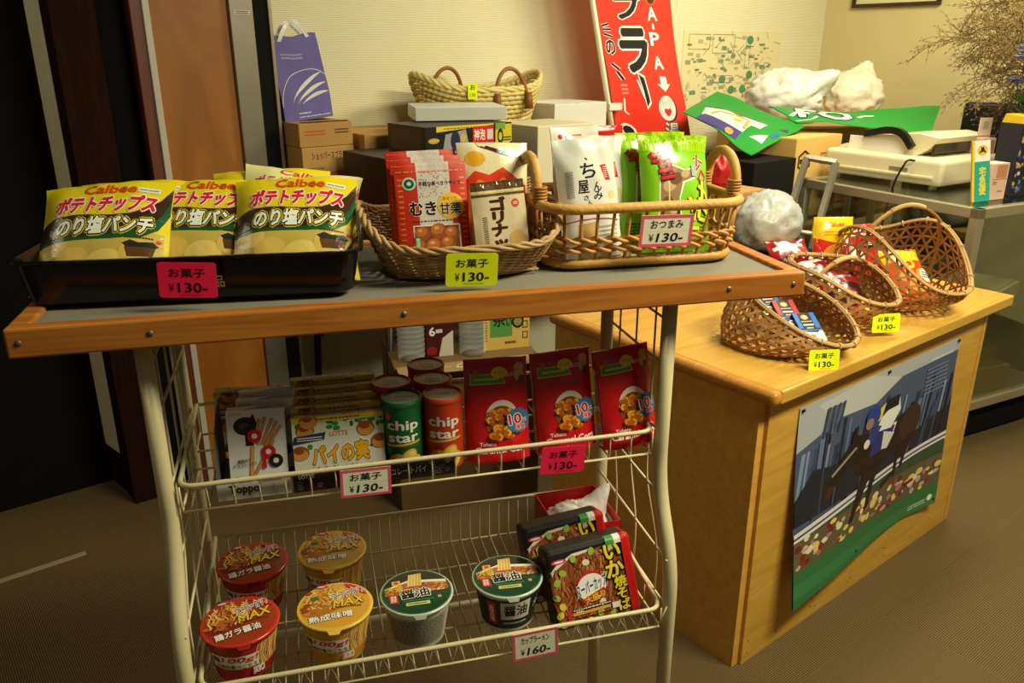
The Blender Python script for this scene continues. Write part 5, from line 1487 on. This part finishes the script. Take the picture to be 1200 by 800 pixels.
q = p1 + d * .27; m = MB(); m.box((q.x + .028, q.y - .004, q.z), (.075, .024, .030), (222, 218, 206), .003, None); m.build('clip', PLASTIC, t)

# paper map on the wall
t = MB(); t.box((2.44, -.0015, 1.31), (.80, .002, .36), (226, 214, 168)); a = Art(.45); rn = random.Random(31)
for k in range(150):
    x, y = rn.uniform(.02, .9), rn.uniform(.03, .9); w, h = rn.uniform(.01, .06), rn.uniform(.01, .06)
    a.rect(x, y, x + w, y + h, rn.choice([(150, 150, 118), (176, 170, 130), (130, 132, 106), (150, 160, 116), (186, 176, 132), (120, 140, 104), (204, 194, 150)]))
for k in range(40): x, y = rn.uniform(.02, .95), rn.uniform(.03, .95); a.line([(x, y), (x + rn.uniform(-.08, .08), y + rn.uniform(-.15, .15))], .003, (90, 90, 80))
for x, y, w, h in ((.05, .75, .2, .2), (.28, .7, .22, .25), (.62, .5, .05, .42), (.3, .3, .2, .1)): a.frame(x, y, x + w, y + h, .003, (80, 84, 80))
for x, y in ((.66, .88), (.4, .35), (.5, .2), (.68, .4), (.62, .2)): a.ell(x, y, .035, .06, (90, 140, 90), 9)
t.art(a, lambda u, v, o: (2.04 + .80 * u, -.0026 - o, 1.13 + .36 * v), step=.0001)
tag(t.build('wall_map', PAPER, None, None, ROOM), 'yellowed paper street map stuck on the wall right of the banner', 'map')

# corner pile: cartons, green vinyl sheet, white plastic bags
a = Art(.9); a.poly([(.2 + .13 * cos(pi / 6 + q * pi / 3) * 1.2, .72 + .14 * sin(pi / 6 + q * pi / 3)) for q in range(6)], (60, 40, 24)); a.poly([(.2 + .10 * cos(pi / 6 + q * pi / 3) * 1.2, .72 + .105 * sin(pi / 6 + q * pi / 3)) for q in range(6)], (196, 156, 90)); a.rect(.10, .69, .30, .75, (60, 40, 24)); a.frame(.55, .66, .9, .8, .015, (110, 84, 50)); a.text('川川', .45, .40, .2, .2, (90, 66, 40), .02)
crate('cardboard_box', 'cardboard box with a black hexagon mark under the green sheet', 'box', 1.80, 2.14, -.84, -.50, .72, 1.055, (206, 168, 96), None, a)
crate('cardboard_box', 'cardboard box in the corner carrying the white plastic bags', 'box', 2.18, 2.86, -.72, -.14, .72, 1.06, KR)
crate('black_box', 'black box in the shade left of the hexagon marked carton', 'box', 1.50, 1.78, -.86, -.52, .72, .985, (22, 20, 18), MATTE, flap=False)
A_, B_, C_, D_ = Vector((.727, 3.60, 1.150)), Vector((.962, 4.0, 1.215)), Vector((1.262, 3.62, 1.092)), Vector((.95, 3.30, 1.006))
E_, F_, G_ = Vector((1.17, 3.86, 1.145)), Vector((2.00, 3.95, 1.140)), Vector((1.80, 3.60, 1.070))
t = thing('vinyl_sheet', 'green vinyl sheet with a white jacket picture, draped over the corner boxes', 'sheet')
GRN = (30, 140, 50)
def two(fn, fold, nm, art):
    m = MB(); m.surf(fn, 18, 14, GRN); m.surf(lambda u, v: Vector(fn(u, v)) - Vector((0, 0, .004)), 18, 14, (24, 120, 44), flip=True)
    rim = [(i / 18, 0) for i in range(19)] + [(1, j / 14) for j in range(1, 15)] + [(1 - i / 18, 1) for i in range(1, 19)] + [(0, 1 - j / 14) for j in range(1, 14)]
    vs = [Vector(fn(*q)) for q in rim] + [Vector(fn(*q)) - Vector((0, 0, .004)) for q in rim]; n = len(rim)
    m.add(vs, [(i, (i + 1) % n, n + (i + 1) % n, n + i) for i in range(n)], GRN)
    m.art(art, lambda u, v, o: Vector(fn(u, v)) + Vector((-.2, -.5, .84)) * o * 4, .06)
    m.build(nm, CLOTH, t)
a = Art(.8)
def uvs(*pts):                                                     # sheet measured from its near corner along its two edges
    r = []
    for x, y in pts: dx, dy = x - 380, y - 435; r.append(((-245 * dx + 380 * dy) / -151950, (310 * dy + 200 * dx) / -151950))
    return r
WS = (222, 218, 208)
a.poly(uvs((120, 215), (165, 155), (300, 165), (430, 235), (490, 268), (440, 308), (395, 292), (340, 330)), WS)
a.poly(uvs((55, 245), (140, 215), (335, 330), (300, 360)), (72, 58, 130))
P_ = uvs((180, 212), (240, 188), (350, 212), (392, 258), (350, 312))
a.line(P_, .03, (176, 160, 84)); a.line(uvs((170, 150), (265, 152)), .02, (50, 50, 90)); a.line(uvs((320, 168), (345, 200), (392, 210), (365, 185), (320, 168)), .018, (180, 50, 60)); a.line(uvs((400, 210), (455, 250)), .02, (50, 50, 110))
for q, c in (((330, 250), (222, 186, 40)), ((265, 325), (196, 150, 60))): (u_, v_), = uvs(q); a.ell(u_, v_, .05, .05, c, 12)
a.poly(uvs((375, 350), (480, 330), (440, 375)), WS); a.poly(uvs((485, 330), (545, 300), (540, 318), (500, 338)), (60, 100, 170)); a.poly(uvs((545, 285), (600, 268), (590, 290)), (80, 50, 110))
def gl(u, v): 
    p = D_.lerp(C_, u).lerp(A_.lerp(B_, u), v); return p + Vector((0, 0, .016 * sin(u * 5 + v * 2) * sin(pi * v) + .010 * noise.noise((u * 3, v * 3, 2)) + .02 * sin(pi * u) * sin(pi * v)))
# print is laid out across the sheet: u along the near edge, v away from it
two(gl, 0, 'near_half', a)
b = Art(.5); b.text('FO', .28, .55, .34, .52, (222, 218, 208), .07, out=[((50, 40, 110), .05)], shear=.2); b.line([(.02, .3), (.1, .5), (.16, .4)], .03, (222, 218, 208)); b.line([(.50, .62), (.54, .72), (.6, .70)], .03, (222, 218, 208)); b.line([(.02, .12), (.14, .16), (.2, .3)], .02, (222, 218, 208))
def gr(u, v):
    p = (C_ + Vector((-.03, .02, .012))).lerp(G_, u).lerp(E_.lerp(F_, u), v); return p + Vector((0, 0, .012 * sin(u * 6 + v * 2) + .010 * noise.noise((u * 4, v * 3, 6))))
two(gr, 0, 'far_half', b)
tag(crumple((.21, .15, .14), .75, 5, (216, 214, 204), .22, (.5, -.3, .35)).build('plastic_bag', POLY, None, None, T((1.32, 4.10, 1.085))), 'larger knotted white plastic bag on the green sheet', 'plastic bag', 'white plastic bags in the corner')
tag(crumple((.16, .13, .14), .75, 8, (222, 214, 190), .20, (.1, 0, .3)).build('plastic_bag', POLY, None, None, T((1.72, 4.28, 1.075))), 'smaller round white plastic bag right of the knotted one', 'plastic bag', 'white plastic bags in the corner')
crate('black_box', 'tall black box behind the desk, beside the leaning frame', 'box', 1.15, 1.42, -1.22, -.965, 0, .72, (20, 19, 18), MATTE, flap=False)
tag(crumple((.15, .12, .12), .8, 12, (176, 176, 172), .16).build('plastic_bag', POLY, None, None, room(1.28, -1.09, .722)), 'crumpled white plastic bag behind the rattan basket', 'plastic bag')  # white bag given a greyer colour to paint the shade it lies in
tag(crumple((.07, .06, .05), .8, 6, (232, 226, 222), .26, (.2, 0, .3)).build('plastic_bag', POLY, None, None, rack(.650, .165, LOW_Z + .004)), 'small white plastic bag inside the red box', 'plastic bag')

# leaning aluminium frame
t = thing('easel', 'grey aluminium easel leaning behind the desk', 'easel')
for k, (a0, b0) in enumerate((((1.075, 3.02, 1.03), (.80, 2.86, .0)), ((1.16, 2.96, 1.02), (.93, 2.78, .0)))):
    m = MB(); m.tube([a0, b0], .014, 4, (178, 170, 156)); m.build('bar', METAL, t)
m = MB(); m.tube([(1.075, 3.02, 1.03), (1.16, 2.96, 1.02)], .012, 4, (178, 170, 156)); m.build('top_bar', METAL, t)
m = MB(); m.tube([(1.005, 2.98, .77), (1.105, 2.915, .77)], .010, 6, (178, 170, 156)); m.build('rung', METAL, t)

# carton with bottles and tea under the table edge
CRT = T((-.133, 2.35, 0)) @ RZ(16)
t = thing('cardboard_box', 'large cardboard box on the floor carrying water bottles and a tea carton', 'box', CRT)
m = MB(); m.box((0, .16, .245), (.46, .32, .49), (112, 84, 52), .003); m.build('body', KRAFT, t)
m = MB(); m.box((0, -.028, .492), (.45, .075, .003), (150, 124, 84), .001, T((0, 0, 0)))
a = Art(.16); a.text('CAKE', .48, .5, .16, .5, (214, 196, 130), .04, shear=.3); a.ell(.60, .5, .03, .35, (214, 196, 130), 8, 0, .3); a.scribble(.66, .35, .9, .65, (214, 196, 130), 1, 2); a.scribble(.22, .4, .36, .6, (190, 172, 110), 1, 5); a.ell(.5, .5, .05, .3, (196, 176, 110), 10)
m.art(a, lambda u, v, o: (-.22 + .44 * u, -.060 + .065 * v, .4937 + o)); o = m.build('flap', KRAFT, t); o['label'] = 'lettered front flap'
def bottle():
    m = MB(); prof = [(0, 0), (.036, 0), (.042, .006)]
    for k in range(12): z = .02 + k * .016; prof += [(.043, z), (.0405, z + .005), (.043, z + .010)]
    prof += [(.043, .22), (.036, .25), (.018, .282), (.0145, .286), (.0145, .300)]
    m.lathe(prof, 28, (210, 220, 220)); o = tag(m.build('water_bottle', PET), cat='bottle')
    m = MB(); m.lathe([(.0155, .296), (.0160, .312), (.0140, .315), (0, .315)], 20, (226, 226, 226)); m.build('cap', PLASTIC, o)
    return o
place(bottle, CRT @ T((.030, .075, .490)), 'clear ribbed water bottle beside the red pack, nearer the tea carton', 'water bottles on the cardboard box')
place(bottle, CRT @ T((-.165, .080, .490)), 'clear ribbed water bottle left of the red pack', 'water bottles on the cardboard box')
m = MB(); m.box((0, .05, .10), (.085, .10, .20), (46, 24, 24), .002); a = Art(2.2); a.rect(0, 0, 1, 1, (70, 16, 24)); a.scribble(.08, .66, .9, .80, (206, 90, 100), 1, 6); a.text('6', .22, .42, .2, .14, WHITE, .05); a.scribble(.36, .36, .6, .48, WHITE, 1, 3); a.poly([(.45, .0), (1, .0), (1, .42), (.6, .3)], (206, 200, 186)); a.ell(.2, .1, .2, .07, (150, 24, 30), 12)
m.art(a, lambda u, v, o: ((u - .5) * .085, -o, .2 * v)); tag(m.build('drink_pack', CARD, None, None, CRT @ T((-.075, .075, .4905))), 'dark red six can drink pack between the water bottles', 'drink pack')
m = MB(); m.box((0, .08, .15), (.155, .16, .30), (206, 168, 82), .002); a = Art(1.9); a.rect(0, 0, 1, 1, (214, 176, 90)); a.rect(.14, .14, .62, .9, (84, 150, 70)); a.text('茶', .34, .34, .28, .16, (30, 40, 26), .04); a.text('い', .55, .30, .12, .09, (24, 30, 20), .03); a.scribble(.2, .5, .56, .85, (40, 60, 34), 4, 3)
a.ell(.74, .30, .13, .075, (40, 40, 34), 20); a.ell(.74, .30, .09, .05, (150, 140, 90), 16); a.scribble(.46, .04, .70, .10, (60, 52, 30), 1, 2); a.scribble(.02, .1, .08, .5, (90, 80, 40), 14, 3); a.frame(.84, .22, .96, .30, .02, (80, 70, 40)); a.frame(.84, .1, .96, .18, .02, (80, 70, 40))
m.art(a, lambda u, v, o: ((u - .5) * .155, -o, .30 * v)); b = Art(1.9); b.rect(0, 0, 1, 1, (60, 76, 46)); b.poly([(0, .2), (1, .1), (1, .3), (0, .45)], (30, 60, 40)); m.art(b, lambda u, v, o: (-.0775 - o, .16 * (1 - u), .30 * v))
tag(m.build('tea_carton', CARD, None, None, CRT @ T((.145, .085, .4905)) @ RZ(2)), 'tan and green tea carton on the cardboard box', 'carton')

# ================================================================ glass showcase, printer and the things on it
SHW = T((1.206, 3.367, 0)) @ RZ(-63)
t = thing('glass_showcase', 'aluminium framed glass showcase with a printer on top, behind the desk', 'showcase', SHW)
L, Dp, Zt, Zb = .755, .62, .90, .16
AL = (196, 186, 160)
def bar(x0, y0, z0, x1, y1, z1, nm='frame_bar', w=.034):
    m = MB(); m.box(((x0 + x1) / 2, (y0 + y1) / 2, (z0 + z1) / 2), (abs(x1 - x0) + w, abs(y1 - y0) + w, abs(z1 - z0) + w), AL, .002); m.build(nm, METAL, t)
for x in (0, L):
    for y in (0, Dp): bar(x, y, Zb, x, y, Zt - .013, 'corner_post')
for z in (Zb, Zt - .013):
    for y in (0, Dp): bar(0, y, z, L, y, z)
    for x in (0, L): bar(x, 0, z, x, Dp, z)
for x in (.10, .22, .34):
    m = MB(); m.box((x, .14, .70), (.03, .012, .36), (150, 142, 120), .002, T((0, 0, 0))); m.build('inner_slat', METAL, t)
m = MB(); m.box((L / 2, Dp / 2, .08), (L - .04, Dp - .04, .13), (14, 13, 12)); m.build('plinth', MATTE, t)
m = MB(); m.box((L / 2, Dp / 2, Zb + .006), (L, Dp, .012), (120, 110, 84)); m.build('floor_board', CARD, t)
for nm, c, s in (('glass_top', (L / 2, Dp / 2, Zt + .003), (L + .02, Dp + .02, .006)), ('glass_shelf', (L / 2, Dp / 2 + .03, .52), (L - .03, Dp - .10, .006)), ('glass_front', (L / 2, -.004, (Zb + Zt) / 2), (L - .03, .005, Zt - Zb - .03)), ('glass_side', (L + .004, Dp / 2, (Zb + Zt) / 2), (.005, Dp - .03, Zt - Zb - .03))):
    m = MB(); m.box(c, s, (200, 210, 200)); m.build(nm, GLASS, t)
m = MB(); m.box((L / 2, Dp - .004, (Zb + Zt) / 2), (L, .004, Zt - Zb), (98, 100, 84)); m.build('back_panel', MATTE, t)
for k, (x, y, z, w, d, h, c) in enumerate(((.62, .30, Zb + .012, .20, .24, .10, (130, 118, 84)), (.58, .34, Zb + .1125, .16, .18, .05, (112, 104, 72)), (.30, .32, .523, .22, .2, .09, (116, 112, 90)), (.60, .30, .523, .24, .22, .06, (140, 132, 104)))):
    m = MB(); m.box((0, 0, h / 2), (w, d, h), c, .004); m.box((0, 0, h + .002), (w * .9, d * .9, .004), tuple(q - 16 for q in c), .001)
    tag(m.build('stock_box', KRAFT, None, None, SHW @ T((x, y, z)) @ RZ(8 * (k - 1))), ('olive grey box on the floor of the glass showcase', 'flat box stacked on the lower box in the showcase', 'grey box on the showcase shelf, under the printer', 'pale box on the showcase shelf near its right corner')[k], 'box', 'boxes inside the showcase')

PR = T((1.300, 3.47, .907)) @ RZ(-58) @ Matrix.Diagonal((1.04, 1.04, 1.16, 1))
t = thing('printer', 'cream desktop printer with a smoky window on the showcase', 'printer', PR)
CR = (226, 214, 176)
m = MB(); m.box((.25, .20, .052), (.50, .38, .085), CR, .016, seg=4); m.box((.25, .006, .035), (.44, .012, .012), (206, 194, 156), .004); m.build('body', PLASTIC, t)
m = MB(); m.prism([(.03, .094), (.36, .094), (.40, .115), (.44, .155), (.36, .165), (.20, .150), (.03, .104)], -.37, -.06, CR, RX(90)); m.build('lid', PLASTIC, t)
m = MB(); m.box((.415, .20, .128), (.012, .26, .05), (60, 54, 44), .003, T((0, 0, 0))); o = m.build('window', GLOSS, t); o['label'] = 'smoky brown window'
m = MB()
pts = [(.14, .055, .150), (.24, .050, .172), (.30, .050, .166), (.345, .05, .12)]
m.ribbon(bez(pts, 5, .03), [(0, -1, 0)] * len(bez(pts, 5, .03)), .022, .02, (18, 17, 17)); o = m.build('paper_guide', PLASTIC, t); o['label'] = 'black curved paper guide'
m = MB(); m.box((.19, .052, .120), (.24, .003, .05), (232, 228, 216), .001, RX(-4)); o = m.build('paper', PAPER, t); o['label'] = 'white paper sheet'
m = MB(); m.box((.33, -.0005 + .010, .052), (.075, .003, .012), (130, 122, 100)); o = m.build('name_plate', PLASTIC, t); o['label'] = 'grey name plate'
for x in (.05, .45):
    for y in (.05, .35): m = MB(); m.lathe([(.014, 0), (.014, .012)], 14, (190, 180, 150), T((x, y, -.004))); m.build('foot', PLASTIC, t)
Q = [PR @ Vector((.395, .0, .085)), PR @ Vector((.385, -.03, .09)), PR @ Vector((.36, -.05, .02)), PR @ Vector((.34, -.055, -.12)), PR @ Vector((.33, -.06, -.5)), PR @ Vector((.33, -.07, -.90))]
m = MB(); m.tube(bez(Q, 6), .0042, 8, (16, 15, 15)); tag(m.build('cable', PLASTIC), 'black power cable hanging from the printer down the showcase', 'cable')

def on_top(px, py): d = ray(px, py); k = (.907 - CAM_H) / d.z; return Vector((d.x * k, d.y * k, .907))
# courier slip sign
p = on_top(1149, 236)
m = MB(); W_, H_ = .052, .205; m.box((0, .004, H_ / 2), (W_ + .012, .008, H_), (232, 190, 50), .001)
a = Art(H_ / W_); a.rect(0, 0, 1, .66, (40, 160, 140)); a.rect(0, .66, 1, 1, (232, 228, 214)); a.ell(.5, .84, .34, .085, (226, 182, 40), 22)
a.poly([(.26, .80), (.36, .83), (.42, .87), (.38, .89), (.44, .90), (.5, .885), (.56, .90), (.6, .885), (.62, .85), (.7, .82), (.76, .80), (.66, .80), (.58, .82), (.5, .815), (.4, .81), (.3, .79)], (34, 28, 24))
a.text('宅\n急\n便', .52, .34, .44, .46, (236, 206, 40), .05)
m.art(a, lambda u, v, o: (-W_ / 2 + .002 + (W_ + .004) * u, -o, H_ * v)); tag(m.build('slip_sign', CARD, None, None, T(p) @ RZ(6) @ RX(-8) @ RY(-5)), 'teal and yellow upright courier sign beside the printer', 'sign')
def pinkbox(px, py, w, d, h, yaw, lb, card=0):
    p = on_top(px, py); t = thing('leaflet_box', lb, 'box', T(p) @ RZ(yaw), 'pink boxes on the showcase')
    m = MB(); P_ = (232, 190, 168)
    m.box((0, d / 2, h / 2), (w, d, h), P_, .001); a = Art(h / w); a.rect(.3, .6, .9, .95, (206, 140, 96)); a.rect(.1, .56, .95, .575, (120, 80, 70)); a.scribble(.15, .42, .4, .52, (110, 90, 90), 2, 3); a.scribble(.5, .2, .8, .26, (150, 90, 90), 2, 6)
    m.art(a, lambda u, v, o: ((u - .5) * w, -o, v * h)); m.build('body', CARD, t)
    if card:
        m = MB(); m.box((0, d * .6, h + card / 2 - .01), (w * .9, .003, card), (234, 206, 186), .0005); a = Art(1.2); a.rect(.3, .5, .7, .85, (190, 176, 168)); a.rect(.0, .18, 1, .21, (90, 70, 70)); m.art(a, lambda u, v, o: ((u - .5) * w * .9, d * .6 - .0016 - o, h - .01 + card * v)); m.build('card', PAPER, t)
    return t
pinkbox(1166, 234, .085, .06, .125, 24, 'pink leaflet box right of the courier sign, in front')
pinkbox(1150, 214, .07, .05, .17, 20, 'taller pink leaflet box with cards sticking up, behind', .085)
p = on_top(1193, 229); t = thing('magazine_box', 'dark magazine box with a yellow top at the showcase corner', 'box', T(p) @ RZ(20))
m = MB(); m.box((0, .045, .125), (.085, .09, .25), (40, 40, 54), .001); a = Art(2.9); a.rect(0, 0, 1, 1, (34, 36, 52)); rn = random.Random(6)
for k in range(60): a.ell(rn.random(), rn.uniform(.05, .7), rn.uniform(.04, .1), rn.uniform(.015, .04), rn.choice([(90, 104, 170), (50, 60, 110), (206, 206, 216), (196, 160, 60), (30, 30, 40), (110, 130, 180)]), 8)
a.scribble(.1, .86, .9, .93, (206, 196, 150), 1, 4); a.rect(.08, .74, .5, .83, (196, 170, 60)); a.rect(.55, .74, .9, .83, (210, 206, 190)); m.art(a, lambda u, v, o: ((u - .5) * .085, -o, .25 * v)); m.build('body', CARD, t)
m = MB(); m.prism([(-.04, 0), (.04, 0), (.03, .03), (-.035, .025)], 0, .085, (226, 188, 30), T((0, .002, .25)) @ RZ(90) @ RX(90) @ T((.045, 0, -.0425))); o = m.build('top', CARD, t); o['label'] = 'yellow folded top'

# flowers in a vase, dried branches
VB = on_top(1195, 224)
t = thing('flower_vase', 'glass vase of blue flowers and green leaves on the showcase', 'vase', T(VB))
m = MB(); m.lathe([(0, 0), (.04, 0), (.045, .02), (.042, .12), (.05, .15)], 28, (190, 200, 190)); m.build('vase', GLASS, t)
rn = random.Random(12)
for k in range(12):
    h = Vector((rn.uniform(-.10, .03), rn.uniform(-.05, .05), rn.uniform(.38, .50)))
    m = MB(); m.tube([(0, 0, .02), (h.x * .4, h.y * .4, h.z * .5), h], .0028, 6, (50, 92, 46))
    for j in range(3):
        q = rn.uniform(.3, .8); b = Vector((h.x * q, h.y * q, h.z * q)); an = rn.uniform(0, 6.3); d = Vector((cos(an), sin(an), .6)) * .06; s = Vector((-sin(an), cos(an), 0)) * .012
        m.add([b, b + d * .5 + s, b + d, b + d * .5 - s, b + d * .5 + Vector((0, 0, -.004))], [(0, 1, 4), (1, 2, 4), (2, 3, 4), (3, 0, 4), (0, 3, 2, 1)], rn.choice([(40, 84, 40), (58, 104, 50), (34, 70, 36)]))
    m.build('stem', MATTE, t)
    m = MB()
    for j in range(6):
        an = j * 1.047 + k; d = Vector((cos(an), sin(an), .35)); s = Vector((-sin(an), cos(an), 0))
        c0 = h; vs = [c0, c0 + d * .018 + s * .014, c0 + d * .038, c0 + d * .018 - s * .014, c0 + d * .015 + Vector((0, 0, .006)), c0 + d * .015 - Vector((0, 0, .003))]
        m.add(vs, [(0, 1, 4), (1, 2, 4), (2, 3, 4), (3, 0, 4), (1, 0, 5), (2, 1, 5), (3, 2, 5), (0, 3, 5)], vary((92, 98, 176), rn, 20), True)
    m.lathe([(0, .010), (.006, .008), (.007, 0)], 10, (206, 196, 120), T(h)); m.build('flower', MATTE, t)
t = MB(); rn = random.Random(17)
BR = (104, 82, 48)
def branch(p, d, L_, r, lev):
    pts = [p]; q = p.copy(); dd = d.copy()
    for k in range(5):
        dd = (dd + Vector((rn.uniform(-.22, .22), rn.uniform(-.22, .22), rn.uniform(-.2, .2)))).normalized(); q = q + dd * L_ / 5; pts.append(q.copy())
        if lev < 4:
            for j in range(2 if lev < 3 else 1):
                nd = (dd + Vector((rn.uniform(-.9, .9), rn.uniform(-.9, .9), rn.uniform(-.9, .7)))).normalized(); branch(q.copy(), nd, L_ * .52, r * .62, lev + 1)
    t.tube(pts, r, 4, vary(BR, rn, 20), taper=.5, cap=False)
    if lev >= 3:
        for p_ in pts[2::2]:
            s = .0035; t.add([p_ + Vector((s, 0, 0)), p_ + Vector((-s, s, 0)), p_ + Vector((-s, -s, 0)), p_ + Vector((0, 0, s * 2))], [(0, 1, 3), (1, 2, 3), (2, 0, 3), (0, 2, 1)], vary((122, 100, 62), rn, 18))
O_ = Vector((2.30, 3.26, .907))
t.lathe([(0, 0), (.05, 0), (.06, .06), (.035, .16), (.045, .19)], 24, (90, 66, 48), T(O_ - Vector((0, 0, 0))))
t.tube([O_ + Vector((0, 0, .02)), O_ + Vector((-.02, .02, .35))], .006, 6, BR)
for d, l in (((-1, .2, .95), .44), ((-1, .1, .5), .46), ((-.7, .4, 1.2), .44), ((-1, -.1, .2), .40)): branch(O_ + Vector((-.02, .02, .34)), Vector(d).normalized(), l, .004, 1)
o = t.build('dried_branches', MATTE); tag(o, 'bushy pale brown dried branches at the top right corner', 'dried branches')

# picture on the right wall, black chair
def at_right(px, py, x):
    R = ROOM.inverted(); o = R @ Vector((0, 0, CAM_H)); d = R.to_3x3() @ ray(px, py); return o + d * ((x - o.x) / d.x)
p, q = at_right(1000, 8, 3.235), at_right(1103, 7, 3.235)
t = thing('picture_frame', 'dark brown framed picture on the right wall, cut by the top edge', 'picture', ROOM @ T((3.237, (p.y + q.y) / 2, (p.z + q.z) / 2)) @ RZ(-90))
w = abs(q.y - p.y); h = .42
for nm, c, s in (('rail', (0, -.012, .009), (w, .024, .018)), ('rail', (0, -.012, h - .009), (w, .024, .018)), ('stile', (-w / 2 + .009, -.012, h / 2), (.018, .024, h - .037)), ('stile', (w / 2 - .009, -.012, h / 2), (.018, .024, h - .037))):
    m = MB(); m.box(c, s, (62, 38, 22), .003); m.build(nm, CARD, t)
m = MB(); m.box((0, -.006, h / 2), (w - .03, .006, h - .03), (222, 210, 170)); a = Art(1); a.rect(.2, .25, .8, .8, (196, 190, 160)); a.poly([(.2, .25), (.5, .6), (.8, .25)], (150, 160, 130)); m.art(a, lambda u, v, o: ((u - .5) * (w - .03), -.009 - o, .015 + v * (h - .03))); m.build('print', PAPER, t)
t = thing('office_chair', 'black office chair, only its back showing behind the showcase', 'chair', T((2.30, 3.88, 0)) @ RZ(-30))
m = MB(); m.box((0, 0, .95), (.40, .05, .44), (24, 23, 23), .022, seg=4); m.build('backrest', CLOTH, t)
m = MB(); m.box((0, -.22, .46), (.46, .44, .07), (24, 23, 23), .03, seg=4); m.build('seat', CLOTH, t)
m = MB(); m.tube([(0, .02, .78), (0, .05, .5), (0, -.1, .42)], .018, 8, (30, 30, 30)); m.build('back_support', PLASTIC, t)
m = MB(); m.tube([(0, -.22, .43), (0, -.22, .08)], .024, 10, (40, 40, 40)); m.build('column', METAL, t)
for k in range(5):
    an = k * 2 * pi / 5; m = MB(); m.tube([(0, -.22, .10), (.26 * cos(an), -.22 + .26 * sin(an), .05)], .018, 8, (30, 30, 30)); m.lathe([(0, 0), (.022, .01), (.022, .035), (0, .045)], 12, (20, 20, 20), T((.26 * cos(an), -.22 + .26 * sin(an), .0))); m.build('leg', PLASTIC, t)
